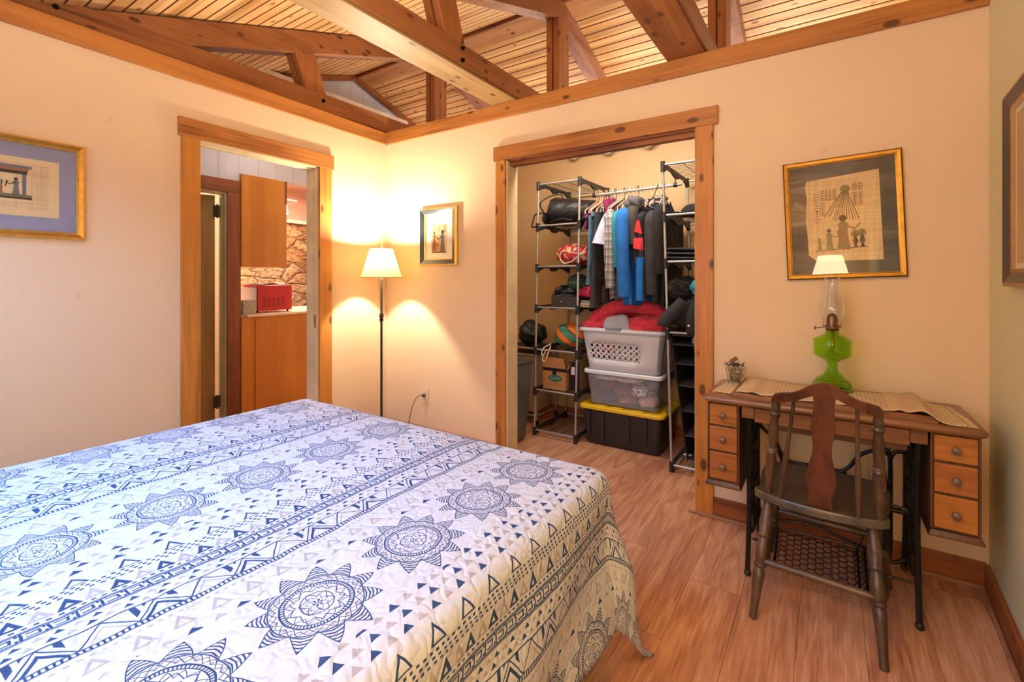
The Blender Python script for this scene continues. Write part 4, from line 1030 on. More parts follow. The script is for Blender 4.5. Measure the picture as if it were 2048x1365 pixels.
build(MB().prism(pts, bk, -.006, .006), 'back_splat', M['chairr'], t, bevel=.0015)
topc = [(-.158, .826), (-.150, .842), (-.12, .852), (-.095, .857), (-.07, .870), (-.045, .891), (-.02, .905), (0, .908), (.02, .905), (.045, .891), (.07, .870), (.095, .857), (.12, .852), (.150, .842), (.158, .826)]
botc = [(.156, .808), (.12, .815), (.09, .826), (.06, .842), (.035, .856), (0, .860), (-.035, .856), (-.06, .842), (-.09, .826), (-.12, .815), (-.156, .808)]
n_ = 26; fr_, bk_ = [], []
def interp(P, a):
    P = sorted(P); 
    for (x0, z0), (x1, z1) in zip(P[:-1], P[1:]):
        if x0 <= a <= x1: return z0+(z1-z0)*(a-x0)/(x1-x0)
    return P[0][1] if a < P[0][0] else P[-1][1]
rr = []
for i in range(n_+1):
    a = -.157+.314*i/n_; zt2, zb2 = interp(topc, a), interp(botc, a)
    rr.append([bk(a, zb2, -.011), bk(a, zt2-.004, -.011), bk(a, zt2, -.006), bk(a, zt2, .006), bk(a, zt2-.004, .011), bk(a, zb2, .011)])
build(MB().rings(rr), 'crest_rail', M['chairr'], t, smooth=True)

# ------------------------------------------------------------------ closet: racks
steel = plain('brushed_steel', 'b4b2ae', .38, .55, .04, 20); blk = plain('black_plastic', '242325', .45, var=.04); wirem = metal('dark_wire', '4a443e', .45)
def rack(label, x0, x1, y0, y1, levels, lean=0, ztop=None, name='shelf_rack', cat='shelf rack'):
    t = thing(name, label, cat, ((x0+x1)/2, (y0+y1)/2, 0)); zt = ztop or levels[-1]+.01
    L = lambda x, y, z: (x+lean*z, y, z)
    for x in (x0, x1):
        for y in (y0, y1):
            build(MB().cyl(L(x, y, .03), L(x, y, zt), .0085, n=12), 'post', steel, t, smooth=True)
    for z in levels:
        for x in (x0, x1):
            b = MB()
            for y in (y0, y1):
                b.cyl(L(x, y, z-.045 if z > .08 else 0), L(x, y, z+.022), .0155, n=10)
            b.prism([(y0, z+.014), (y1, z+.014), (y1, z-.035), (y1-.03, z-.035), (y1-.10, z-.012), (y1-.2, z-.012), ((y0+y1)/2+.03, z-.034), ((y0+y1)/2-.03, z-.034), (y0+.2, z-.012), (y0+.10, z-.012), (y0+.03, z-.035), (y0, z-.035)],
                    lambda y, zz, q: L(q, y, zz), x-.007, x+.007)
            build(b, 'shelf_bracket', blk, t)
        for y in (y0, y1): build(MB().cyl(L(x0+.012, y, z), L(x1-.012, y, z), .0075, n=10), 'rail', steel, t, smooth=True)
        s = MB(); n = 14
        for k in range(1, n): y = y0+(y1-y0)*k/n; s.cyl(L(x0+.008, y, z+.004), L(x1-.008, y, z+.004), .0017, n=5)
        for x in (x0+.12, x1-.12): s.cyl(L(x, y0, z+.001), L(x, y1, z+.001), .002, n=5)
        build(s, 'wire_shelf', wirem, t)
    return t
LV = [.045, .365, .685, 1.020, 1.342, 1.665, 1.992]
rackL = rack('tall steel and black plastic shelf rack at the left of the closet', 1.075, 1.435, .575, 1.115, LV, .019)
rackR = rack('tall steel and black shelf rack at the right of the closet, partly behind the casing', 2.183, 2.60, .455, 1.09, [.045, .90, 1.357, 1.660, 1.990], -.029)
t = thing('clothes_rod', 'steel clothes rod hung between the two closet racks', 'clothes rod', (1.8, .78, 1.90))
build(MB().cyl((1.485, .78, 1.900), (2.165, .78, 1.915), .0105, n=14), 'rod', steel, t, smooth=True)
for x, z in ((1.500, 1.900), (2.120, 1.914)):
    h = MB().cyl((x-.012, .78, z), (x+.012, .78, z), .017, n=12).tube([(x, .78, z+.01), (x, .775, z+.05), (x-.0, .78, z+.075)], .004, 6)
    build(h, 'hook', blk, t, smooth=True)

# ------------------------------------------------------------------ closet: containers stacked on the floor
def taper(x0, x1, y0, y1, z0, z1, gx, gy, r=.03, n=5, rows=(0, .05, 1)):
    mb = MB(); R = []
    for f in rows:
        z = z0+(z1-z0)*f; ax, ay = gx*(1-f), gy*(1-f)
        if f == 0: ax += .01; ay += .01
        R.append([(x, y, z) for x, y in rrect(x0+ax, x1-ax, y0+ay, y1-ay, r, n)])
    return mb.rings(R), R
t = thing('storage_tote', 'black storage tote with yellow lid at the bottom of the closet stack', 'storage tote', (1.76, .86, 0))
tm = plain('black_tote_plastic', '2a2728', .5, var=.05)
mb, _ = taper(1.462, 2.062, .635, 1.09, .002, .270, .022, .018)
build(mb, 'body', tm, t, smooth=True)
rbm = MB()
for (a, s_) in ((1.535, 1), (1.645, 1), (1.84, 1), (1.965, 1)):
    pts = [(a-.035, .25), (a, .25), (a, .19), (a-.006, .18), (a-.006, .06), (a-.020, .052), (a-.029, .06), (a-.029, .18)]
    rbm.prism(pts, lambda x, z, q: (x, .622+.018*(1-z/.27)+q, z), .0, .012)
build(rbm, 'ribs', tm, t, bevel=.003)
yl = plain('yellow_lid_plastic', 'dcb41c', .4, var=.04)
lid = MB().rings([[(x, y, z) for x, y in rrect(1.441+i, 2.085-i, .602+i, 1.118-i, .05, 6)] for i, z in ((.004, .271), (0, .275), (0, .291), (.008, .298), (.03, .298), (.036, .289), (.25, .289))])
lo = build(lid, 'lid', yl, t, smooth=True)
for a, b in ((1.49, 1.53), (1.58, 1.66), (1.71, 1.79), (1.85, 1.95)): build(MB().box(a, b, .612, .640, .2975, .306), 'lid_ridge', yl, lo, bevel=.003)
for a, b in ((.70, .78), (.86, .94), (1.0, 1.06)): build(MB().box(2.045, 2.074, a, b, .2975, .306), 'lid_ridge', yl, lo, bevel=.003)
t = thing('clear_bin', 'clear plastic bin of folded clothes between the tote and the basket', 'storage bin', (1.76, .86, .29))
clr = NT('clear_plastic'); 
trn = clr.node('ShaderNodeBsdfTransparent'); trn.inputs[0].default_value = (.93, .94, .97, 1); mxs = clr.node('ShaderNodeMixShader'); mxs.inputs[0].default_value = .15
clr.set(srgb('e2e4ee'), .15, 0); clr.L.new(trn.outputs[0], mxs.inputs[1]); clr.L.new(clr.b.outputs[0], mxs.inputs[2]); clr.L.new(mxs.outputs[0], clr.N['Material Output'].inputs[0])
R = []
for f, i in ((0, .012), (.03, 0), (1, 0), (1, .003), (.04, .003), (.01, .015)):
    z = .2995+.243*f; g_ = .03*(1-f); R.append([(x, y, z) for x, y in rrect(1.485+g_+i, 2.045-g_-i, .655+g_*.6+i, 1.06-g_*.6-i, .03, 5)])
build(MB().rings(R), 'body', clr.m, t, smooth=True)
wl_ = plain('milky_lid', 'd9dfe8', .35, var=.02)
build(MB().rings([[(x, y, z) for x, y in rrect(1.466+i, 2.066-i, .640+i, 1.078-i, .035, 6)] for i, z in ((.004, .532), (0, .536), (0, .555), (.006, .561), (.02, .561), (.026, .556), (.2, .556))]), 'lid', wl_, t, smooth=True)
build(MB().box(2.058, 2.074, .76, .94, .51, .565), 'latch', plain('navy_latch', '1d2436', .4), t, bevel=.003)
def cloth_blob(name, c, r, mat, label=None, cat=None, seed=0, amp=.10, parent=None, group=None, nu=40, nv=22, frq=5):
    rg = random.Random(seed); ks = [(Vector((rg.uniform(-1, 1), rg.uniform(-1, 1), rg.uniform(-1, 1))).normalized()*rg.uniform(frq*.5, frq*1.6), rg.uniform(0, 6)) for _ in range(7)]
    def dsp(d):
        s = 0
        for k, p in ks: s += (1-abs(sin(k.dot(d)+p)))**2
        b = (abs(d.x)**3+abs(d.y)**3+abs(d.z)**3)**(-1/3)
        return (b*.5+.5)*(1+amp*(s/3.5-.55)*2)
    mb = MB().blob(c, r, dsp, nu, nv)
    return build(mb, name, mat, parent, smooth=True, label=label, cat=cat, group=group)
def fabric(name, hexc, var=.12, rough=.9, vs=9, bump=.25):
    t = NT(name); c = srgb(hexc); n = t.noise(t.coords((1,1,1)), vs, 3, .6, .5)
    col = t.ramp(n, [(.3, tuple(x*(1-var*1.8) for x in c[:3])), (.7, tuple(min(1, x*(1+var)) for x in c[:3]))])
    t.bump(E_(t, t.noise(t.coords((1,1,1)), 22, 3, .6, 1.2))*.8+E_(t, t.noise(t.coords((1,1,1)), 400, 1))*.1, bump, .012)
    return t.set(col, rough)
def printed(name, a, b, sc_=26):
    t = NT(name); n = t.noise(t.coords((1,1,1)), sc_, 2, .5, 1.5); col = t.ramp(n, [(.47, srgb(a)), (.52, srgb(b))]); return t.set(col, .9)
for i, (c, r, mt, lb) in enumerate([
    ((1.62, .78, .50), (.11, .10, .028), fabric('cream_pink_cotton', 'f0dcd4'), 'cream and pink folded top uppermost in the clear bin'),
    ((1.79, .77, .495), (.10, .09, .022), fabric('white_cotton', 'efe9e0'), 'off-white crumpled top in the clear bin beside the lime cloth'),
    ((1.86, .79, .505), (.055, .08, .025), fabric('lime_cotton', 'c3d83e'), 'lime green cloth near the top of the clear bin'),
    ((1.60, .82, .425), (.09, .14, .038), fabric('maroon_cotton', '7a3a58'), 'maroon garment in the left of the clear bin'),
    ((1.75, .80, .40), (.075, .12, .05), fabric('plum_cotton', '8a3f60'), 'plum garment in the middle of the clear bin'),
    ((1.88, .80, .42), (.09, .12, .045), printed('white_black_print', 'efe6d8', '34344a'), 'white cloth with dark print in the clear bin'),
    ((1.62, .83, .342), (.08, .14, .035), fabric('navy_cotton', '44486a'), 'navy garment at the bottom left of the clear bin'),
    ((1.78, .82, .340), (.08, .14, .030), fabric('rose_cotton', 'b87880'), 'rose garment at the bottom of the clear bin'),
    ((1.93, .82, .345), (.07, .14, .035), fabric('peach_cotton', 'e8bca8'), 'peach garment at the bottom right of the clear bin'),
    ((1.965, .82, .47), (.045, .13, .045), fabric('slate_cotton', '4a4e5e'), 'slate garment in the right end of the clear bin')]):
    cloth_blob('folded_garment', c, r, mt, lb, 'clothing', i+3, .12, group='clothes in the clear bin', nu=30, nv=16)
# laundry basket with round holes
bask = plain('white_basket_plastic', 'cdd0da', .4, var=.02)
t = thing('laundry_basket', 'white plastic laundry basket with round holes, topmost of the closet stack', 'laundry basket', (1.76, .86, .565))
def bpos(f, z):                      # f along the perimeter 0..1, z height
    g_ = .045*(1-(z-.565)/.30); 
    x0, x1, y0, y1 = 1.452+g_, 2.075-g_, .632+g_*.6, 1.082-g_*.6; r = .05
    segs = [(x1-x0-2*r), r*pi/2, (y1-y0-2*r), r*pi/2]*2; tot = sum(segs); d = (f % 1)*tot; k = 0
    while d > segs[k]: d -= segs[k]; k += 1
    if k == 0: return (x0+r+d, y0)
    if k == 1: a = d/r; return (x1-r+r*sin(a), y0+r-r*cos(a))
    if k == 2: return (x1, y0+r+d)
    if k == 3: a = d/r; return (x1-r+r*cos(a), y1-r+r*sin(a))
    if k == 4: return (x1-r-d, y1)
    if k == 5: a = d/r; return (x0+r-r*sin(a), y1-r+r*cos(a))
    if k == 6: return (x0, y1-r-d)
    a = d/r; return (x0+r-r*cos(a), y0+r-r*sin(a))
def BP(f, z):
    x, y = bpos(f, z); return (x, y, z)
mb = MB(); N = 45; Z_ = [.565, .645, .686, .727, .768, .80, .862]
def cell(f0, f1, z0, z1, hole):
    P = lambda a, b: BP(f0+(f1-f0)*a, z0+(z1-z0)*b)
    if not hole: mb.add([P(0,0), P(1,0), P(1,1), P(0,1)], [(0,1,2,3)]); return
    n = 12; outer = []; inner = []
    for k in range(n):
        a = 2*pi*k/n; c_, s_ = cos(a), sin(a); m = max(abs(c_), abs(s_)); outer.append(P(.5+.5*c_/m, .5+.5*s_/m)); sh_ = .18
        inner.append(P(.5+.24*c_+.06*s_, .5+.31*s_))
    mb.add(outer+inner, [(k, (k+1) % n, n+(k+1) % n, n+k) for k in range(n)])
for i in range(N):
    for j in range(6):
        f0 = i/N; cx_f = bpos((i+.5)/N, .7); corner = (cx_f[1] < .70 and not 1.515 < cx_f[0] < 1.91) or (cx_f[0] > 1.99 and not .74 < cx_f[1] < 1.0) or (cx_f[0] < 1.53 and not .74 < cx_f[1] < 1.0)
        cell(f0, (i+1)/N, Z_[j], Z_[j+1], j in (1, 2, 3) and not corner)
mb.f.append(tuple(range(0, 0)) or (0, 1, 2)) if False else None
bs = build(mb, 'body', bask, t, smooth=True, solid=.004, merge=True)
build(MB().rings([[(x, y, z) for x, y in [bpos(k/60, .566) for k in range(60)]] for z in (.563, .569)]), 'bottom', bask, t)
rim = [BP(k/72, .862) for k in range(72)]
R = []
for (o_, z) in ((0, .850), (.020, .852), (.024, .862), (.018, .876), (0, .880), (-.006, .874)):
    R.append([(1.7635+(x-1.7635)*(1+o_/.31), .857+(y-.857)*(1+o_/.225), z) for x, y, _ in rim])
build(MB().rings(R, cap=False), 'rim', bask, t, smooth=True)
build(MB().rings([[(x, y, z) for x, y in rrect(1.66, 1.78, .600, .640, .012, 3)] for z in (.872, .886)]), 'handle', plain('blue_grey_handle', '77879a', .4), t, smooth=True)
# comforter and pillow in the basket
redf = NT('red_puffer_nylon'); n0 = redf.noise(redf.coords((1,1,1)), 30, 3, .6, 1.5); redf.bump(n0, .8, .02); redf.set(srgb('dd3148'), .5, 0, Sheen_Weight=.2)
t = thing('comforter', 'puffy red comforter heaped in the laundry basket', 'comforter', (1.77, .86, .60))
def puff(path, r, name='fold', n=26):
    path = smoothp(path, 10); m = len(path); mb = MB(); 
    rad = [r*(sin(pi*min(1, max(0, (i+1)/(m+1))))**.35)*(1+.07*abs(sin(i*.55))) for i in range(m)]
    mb.tube(path, rad, n); return build(mb, name, redf.m, t, smooth=True)
puff([(1.50, .70, .89), (1.56, .72, .97), (1.66, .78, 1.02), (1.78, .80, 1.045), (1.92, .78, 1.035), (2.04, .80, 1.0), (2.06, .88, .95)], .056, 'rolled_edge')
cloth_blob('fold', (1.535, .715, .885), (.105, .075, .050), redf.m, seed=41, amp=.13, parent=t, frq=7)
cloth_blob('fold', (1.935, .73, .905), (.150, .100, .072), redf.m, seed=42, amp=.13, parent=t, frq=7)
cloth_blob('fold', (1.60, .78, .93), (.10, .08, .055), redf.m, seed=43, amp=.13, parent=t, frq=7)
puff([(1.60, .92, .90), (1.75, .95, 1.0), (1.95, .95, .98), (2.0, .9, .9)], .09)
puff([(1.54, .75, .76), (1.58, .72, .70), (1.66, .72, .72)], .05)
pg = plain('pale_grey_pillowcase', 'a9adb5', .9, var=.05, bump=.2)
build(MB().prism([(1.618, .855), (1.620, .925), (1.64, .955), (1.68, .967), (1.76, .985), (1.795, .972), (1.815, .93), (1.835, .88), (1.85, .855)], lambda x, z, q: (x, q+.25*(z-.86), z), .648, .70), 'pillow', pg, bevel=.02, smooth=True, label='pale grey pillow tucked into the red comforter in the basket', cat='pillow')
for i, (c, r, mt, lb) in enumerate([((1.78, .84, .68), (.20, .13, .09), fabric('cream_laundry', 'eddcc0'), 'cream laundry filling the lower basket'),
        ((1.93, .78, .78), (.07, .10, .045), fabric('grey_laundry', '9a9ba2'), 'grey laundry seen through the basket holes at right')]):
    cloth_blob('laundry', c, r, mt, lb, 'laundry', i+20, .08)

# ------------------------------------------------------------------ closet: hangers and clothes on the rod
hangm = plain('peach_plastic_hanger', 'd9b09a', .35, var=.03); hangw = plain('white_plastic_hanger', 'd8d2cc', .35, var=.03); hangr = plain('coral_plastic_hanger', 'b8605a', .35); hangb = plain('black_plastic_hanger', '1e1c1c', .4)
RODZ = lambda x: 1.900+(x-1.485)*.022
def hanger(mat, label, x, sway=0, group='hangers on the clothes rod', src=None, tilt=0):
    z = RODZ(x)
    if src is None:
        t = thing('clothes_hanger', label, 'hanger', (x, .78, z), F0, group)
        hk = [(x, .78+.016*cos(a), z+.010+.018*sin(a)) for a in [radians(q) for q in range(200, -30, -20)]]
        hk = [Vector(p) for p in hk]+[Vector((x, .79, z-.03)), Vector((x, .78, z-.055))]
        build(MB().tube(hk, .0028, 6), 'hook', mat, t, smooth=True)
        lp = smoothp([(x, .78, z-.055), (x, .74, z-.075), (x, .60, z-.135), (x, .585, z-.155), (x, .60, z-.168), (x, .78, z-.168), (x, .96, z-.168), (x, .975, z-.155), (x, .96, z-.135), (x, .82, z-.075), (x, .78, z-.055)], 4)
        build(MB().tube(lp[:-1], .0042, 6, True), 'frame', mat, t, smooth=True)
        t.obj.rotation_euler = (tilt, 0, sway); return t.obj
    c = copy_tree(src); c.location = (x, .78, z); c.rotation_euler = (tilt, 0, sway); c['label'] = label; return c
HP = hanger(hangm, 'peach plastic hanger holding the jeans at the left end of the rod', 1.565)
HW_ = hanger(hangw, 'white plastic hanger holding the plaid shirt', 1.715)
HR = hanger(hangr, 'coral plastic hanger nearest the left rack', 1.532, .05)
HB = hanger(hangb, 'black plastic hanger behind the maroon cardigan', 1.745)
spec = [(HP, 1.515, 'peach hanger leftmost on the rod, holding the pink printed top'), (HP, 1.55, 'peach hanger just right of the coral hanger'), (HR, 1.590, 'coral hanger between the jeans and the dark trousers'), (HP, 1.605, 'peach hanger holding the dark grey trousers'),
        (HW_, 1.635, 'white hanger holding the maroon cardigan'), (HW_, 1.655, 'white hanger holding the white tee shirt'), (HB, 1.675, 'black hanger next to the white tee shirt'), (HP, 1.695, 'peach hanger left of the plaid shirt'), (HP, 1.76, 'peach hanger holding the teal shirt'),
        (HW_, 1.79, 'white hanger holding the blue shirt'), (HP, 1.82, 'peach hanger holding the grey hooded jacket'), (HB, 1.85, 'black hanger beside the grey hooded jacket'), (HP, 1.875, 'peach hanger behind the grey hood'), (HP, 1.955, 'peach hanger holding the colour-block jacket'),
        (HP, 1.99, 'peach hanger right of the colour-block jacket'), (HW_, 2.02, 'white hanger holding the charcoal zip jacket, its arm showing'), (HW_, 2.045, 'white hanger rightmost on the rod before the rack post')]
rg = random.Random(11)
for src, x, lb in spec: hanger(None, lb, x, rg.uniform(-.12, .12), src=src)
def garment(name, label, x, w_, ztop, zbot, th_, mat, seed, cat='shirt', sleeve=0, flare=1.0, yc=.78, parts=None, sleeve_w=.045, sh=.06, sway=0):
    """clothes hanging side-on: wide along y, thin along x"""
    rg = random.Random(seed); ph = [rg.uniform(0, 6) for _ in range(4)]
    t = thing(name, label, cat, (x, yc, zbot)) if (sleeve or parts) else None
    R = []; n = 36; m = 22
    for i in range(m+1):
        f = i/m; z = ztop - (ztop-zbot)*f
        if f < .12: hw = w_*(.28+.72*(f/.12)**.7); tt = th_*(.35+.65*f/.12)
        else: hw = w_*(1+(flare-1)*f); tt = th_*(1+.25*f)
        ring = []
        for k in range(n):
            a = 2*pi*k/n; fold = 1+ .30*sin(6*a+ph[0]+f*1.5)*min(1, f*2) ; 
            xx = tt*sin(a)*fold + .010*sin(5*f+ph[1]); yy = hw*cos(a) + .008*sin(9*a+ph[2])*f
            ring.append((x+xx+sway*f, yc+yy, z + (.008*sin(3*a+ph[3]) if i == m else 0) - (sh*abs(cos(a))**1.3*(1-f)**8)))
        R.append(ring)
    mb = MB().rings(R); body = build(mb, name if t is None else 'body', mat, t, smooth=True, label=label if t is None else None, cat=cat if t is None else None)
    if sleeve:
        for s_ in (-1, 1):
            y0 = yc+s_*(w_-.02); zs = ztop-sh-.01
            pth = [(x-.005, y0, zs), (x-.012, y0+s_*.035, zs-.05), (x-.010, y0+s_*.045, zs-sleeve*.5), (x-.006, y0+s_*.030, zs-sleeve)]
            P = smoothp(pth, 6); rad = [sleeve_w*(.75+.35*min(1, i/6))*(1-.25*i/len(P)) for i in range(len(P))]
            build(MB().tube(P, rad, 14), 'sleeve', mat, t, smooth=True)
    return t or body
def plaid():
    t = NT('plaid_flannel'); sp = t.node('ShaderNodeSeparateXYZ'); t.L.new(t.tc(), sp.inputs[0]); y, z = E_(t, sp.outputs[1]), E_(t, sp.outputs[2]); x = E_(t, sp.outputs[0])
    a = ((y+x)*(1/.055)).fract(); b = (z*(1/.055)).fract()
    col = t.mix(((a-.5).abs() < .2)*.5, srgb('b8b4b4'), srgb('55484c')); col = t.mix(((b-.5).abs() < .2)*.5, col, srgb('4a4046')); col = t.mix(((b-.12).abs() < .03).max((a-.12).abs() < .03)*.8, col, srgb('2a2428')); return t.set(col, .9)
garment('printed_top', 'pink and purple printed top hanging at the far left of the rod', 1.512, .17, 1.77, 1.63, .030, printed('pink_purple_print', 'a0305e', '2f2350', 40), 1, 'top', yc=.74)
garment('navy_garment', 'long navy garment hanging behind the jeans', 1.545, .15, 1.78, 1.20, .018, fabric('dark_navy', '232a36'), 2, 'clothing', yc=.80)
den = fabric('light_denim', '5f7f9c', .18)
def trousers(name, label, x, mat, w0, zt_, zb_, seed, xb):
    t = thing(name, label, 'trousers', (x, .78, zb_)); rg = random.Random(seed)
    build(MB().rings([[(x+.022*sin(a), .76+w0*cos(a), z) for a in [2*pi*k/24 for k in range(24)]] for z in (zt_, zt_-.035)]), 'waistband', mat, t, smooth=True)
    for s_ in (-1, 1):
        P = [(x+s_*.010, .76+s_*w0*.45, zt_-.03), (x+xb*.4+s_*.012, .76+s_*w0*.48, zt_-.25), (x+xb+s_*.014, .75+s_*w0*.45, zb_)]
        P = smoothp(P, 8); mb = MB(); R = []
        for i, p in enumerate(P):
            f = i/(len(P)-1); wy = w0*(.62-.15*f); wx = .020*(1+.2*sin(i*1.3))
            R.append([(p[0]+wx*sin(a)*(1+.25*sin(4*a+i*.3)), p[1]+wy*cos(a), p[2]) for a in [2*pi*k/20 for k in range(20)]])
        build(mb.rings(R), 'trouser_leg', mat, t, smooth=True)
    return t
trousers('jeans', 'light blue jeans hanging at the left end of the rod', 1.568, den, .19, 1.745, 1.20, 3, -.025)
trousers('trousers', 'dark grey trousers hanging beside the light blue jeans', 1.628, fabric('charcoal_denim', '3f4245', .2), .20, 1.765, 1.03, 4, -.05)
garment('cardigan', 'maroon cardigan draped high on the rod', 1.665, .15, 1.875, 1.68, .028, fabric('maroon_knit', '7a1f4c'), 5, 'cardigan', yc=.74, sh=.09)
garment('tee_shirt', 'white tee shirt sleeve showing between grey trousers and plaid shirt', 1.668, .17, 1.76, 1.36, .018, fabric('pale_blue_white', 'b9c2dc'), 6, parts=True)
build(MB().tube(smoothp([(1.680, .62, 1.74), (1.668, .575, 1.66), (1.650, .545, 1.56), (1.640, .54, 1.50)], 5), [.016+.0022*i for i in range(16)], 14), 'sleeve', bpy.data.materials['pale_blue_white'], bpy.data.objects['tee_shirt'] and Thing(bpy.data.objects['tee_shirt'], (1.668, .78, 1.36), F0), smooth=True)
garment('plaid_shirt', 'grey and brown plaid shirt on the rod', 1.718, .19, 1.80, 1.10, .026, plaid(), 7, sleeve=.55, sleeve_w=.040)
garment('teal_shirt', 'teal shirt between the plaid and blue shirts', 1.768, .19, 1.80, 1.16, .020, fabric('teal_cotton', '2a8794'), 8, sleeve=.4, sleeve_w=.030)
garment('blue_shirt', 'bright blue long shirt hanging in the middle of the rod', 1.826, .205, 1.79, 1.06, .042, fabric('royal_blue_cotton', '1d6cc0'), 9, sleeve=.60, sleeve_w=.048)
t = garment('hooded_jacket', 'dark grey hooded fleece jacket right of the blue shirt', 1.885, .17, 1.84, 1.36, .034, fabric('brown_grey_fleece', '45403c', .2), 10, 'jacket', sleeve=.28, sleeve_w=.042)
hood = MB().blob((1.865, .64, 1.79), (.062, .075, .055), lambda d: 1+.10*sin(6*d.x+4*d.z), 30, 18); build(hood, 'hood', fabric('grey_hood_lining', '5b5a5c', .2), t, smooth=True)
t = garment('color_block_jacket', 'black jacket with red patch and bright blue lower panel', 1.940, .215, 1.79, 1.10, .046, fabric('black_softshell', '26262b'), 12, 'jacket', sleeve=0, parts=True, yc=.77)
bp = MB(); R = []
for i in range(8):
    z = 1.095+.30*i/7; R.append([(1.938+.064*sin(a)*(1+.12*sin(5*a)), .765+.222*cos(a), z) for a in [2*pi*k/28 for k in range(28)]])
build(bp.rings(R), 'blue_panel', fabric('bright_blue_softshell', '1272cc'), t, smooth=True, label='bright blue lower panel')
for z0, z1, w0, w1 in ((1.555, 1.655, .030, .005), (1.44, 1.53, .036, .030)):
    pts = [(-w0, z0+.02), (w0, z0), (w1+.004, z1), (-w1, z1)]
    build(MB().prism(pts, lambda a, z, q: (1.925+a*1.0, .548+q+abs(a)*.25, z), 0, .016), 'red_patch', plain('red_patch_cloth', 'd8323a', .8), t, bevel=.002, label='red patch')
t = garment('zip_jacket', 'charcoal zip jacket hanging beside the right rack post', 2.030, .21, 1.76, 1.08, .036, fabric('charcoal_fleece', '37363a', .2), 13, 'jacket', sleeve=.55, sleeve_w=.045)
t = garment('black_coat', 'black coat hanging behind the right rack post', 2.085, .21, 1.80, 1.05, .030, fabric('black_wool', '201e1e'), 14, 'coat', sleeve=.45)
t = thing('clip_hanger', 'wide dark clip hanger holding a navy skirt near the right end of the rod', 'hanger', (2.0, .70, 1.80))
build(MB().box(1.93, 2.10, .655, .672, 1.795, 1.812).tube([(2.0, .664, 1.81), (2.0, .70, 1.86), (2.0, .77, RODZ(2.0)+.012), (2.0, .795, RODZ(2.0)+.006)], .003, 6), 'bar', hangb, t, smooth=True)
for x in (1.955, 2.07): build(MB().box(x-.012, x+.012, .645, .680, 1.765, 1.815), 'clip', plain('grey_clip', '8a8480', .4), t, bevel=.002)
garment('navy_skirt', 'navy skirt clipped to the wide dark hanger', 2.012, .055, 1.785, 1.60, .075, fabric('navy_skirt_cloth', '1d2440'), 15, 'skirt', yc=.70, sh=.0)

# ------------------------------------------------------------------ closet: things on the left rack
SL = lambda z: .019*z
blkbag = NT('black_nylon'); nb = blkbag.noise(blkbag.coords((1,1,1)), 14, 4, .6, 1.5); blkbag.bump(nb, .5, .02); blkbag.set(srgb('201f22'), .42)
t = thing('duffel_bag', 'black duffel bag lying on the top shelf of the left rack', 'bag', (1.29, .82, 1.672))
mb = MB(); R = []
for i in range(22):
    f = i/21; x = 1.12+.38*f; rr_ = .125*(1-.25*f)*(.55+.45*min(1, i/3)); 
    R.append([(x+.03*sin(a*2+f*5)*.3, .80+1.5*rr_*cos(a)*(1+.05*sin(5*a+i)), 1.675+rr_+rr_*sin(a)*.98*(1+.04*sin(7*a+i*.7))) for a in [2*pi*k/32 for k in range(32)]])
build(mb.rings(R), 'body', blkbag.m, t, smooth=True)
st = MB().tube(smoothp([(1.13, .70, 1.74), (1.10, .62, 1.84), (1.16, .66, 1.905), (1.24, .70, 1.92), (1.27, .70, 1.88)], 6), .006, 6).tube(smoothp([(1.12, .66, 1.78), (1.075, .59, 1.76), (1.068, .565, 1.70), (1.062, .56, 1.66), (1.10, .57, 1.66), (1.16, .575, 1.635)], 6), .007, 6)
st.tube(smoothp([(1.2, .60, 1.69), (1.3, .585, 1.71), (1.4, .60, 1.695)], 5), .006, 6)
build(st, 'strap', blkbag.m, t, smooth=True)
build(MB().blob((1.115, .70, 1.735), (.012, .075, .05)), 'end_pocket', blk, t, smooth=True)
build(MB().blob((1.108, .68, 1.725), (.006, .02, .016)), 'tag', plain('tan_tag', '9a6a44', .6), t, smooth=True)
t = thing('black_strap_bag', 'flat black bag draped off the shelf under the duffel toward the clothes', 'bag', (1.52, .7, 1.60))
build(MB().blob((1.515, .70, 1.70), (.085, .14, .035), lambda d: 1+.15*sin(9*d.x+5*d.y), 28, 14), 'body', blkbag.m, t, smooth=True)
# drawstring bags
def sack(label, c, r, mat, cordmat, shelf, seed, pts):
    t = thing('drawstring_bag', label, 'bag', (c[0], c[1], shelf)); rg = random.Random(seed)
    ks = [(Vector((rg.uniform(-1, 1), rg.uniform(-1, 1), rg.uniform(-1, 1)))*4, rg.uniform(0, 6)) for _ in range(5)]
    build(MB().blob(c, r, lambda d: (1+.05*sum(sin(k.dot(d)+p) for k, p in ks)/2)*(1.0 if d.z > -.6 else .93), 40, 24), 'body', mat, t, smooth=True)
    build(MB().tube(smoothp(pts, 6), .0045, 6), 'drawstring', cordmat, t, smooth=True)
    return t
def patch_mat(name, cols, sc_):
    t = NT(name); vo = t.node('ShaderNodeTexVoronoi'); t.L.new(t.coords((sc_, sc_*.6, sc_*.7), False), vo.inputs['Vector']); sx = t.node('ShaderNodeSeparateColor'); t.L.new(vo.outputs['Color'], sx.inputs[0])
    n = len(cols); col = t.ramp(sx.outputs[0], [(i/n, srgb(c)) for i, c in enumerate(cols)], 'CONSTANT')
    t.bump(t.noise(t.coords((1,1,1)), 16, 3, .6, 1), .4, .015); return t.set(col, .8)
rope = plain('cream_cord', 'ddc9b0', .7, var=.03)
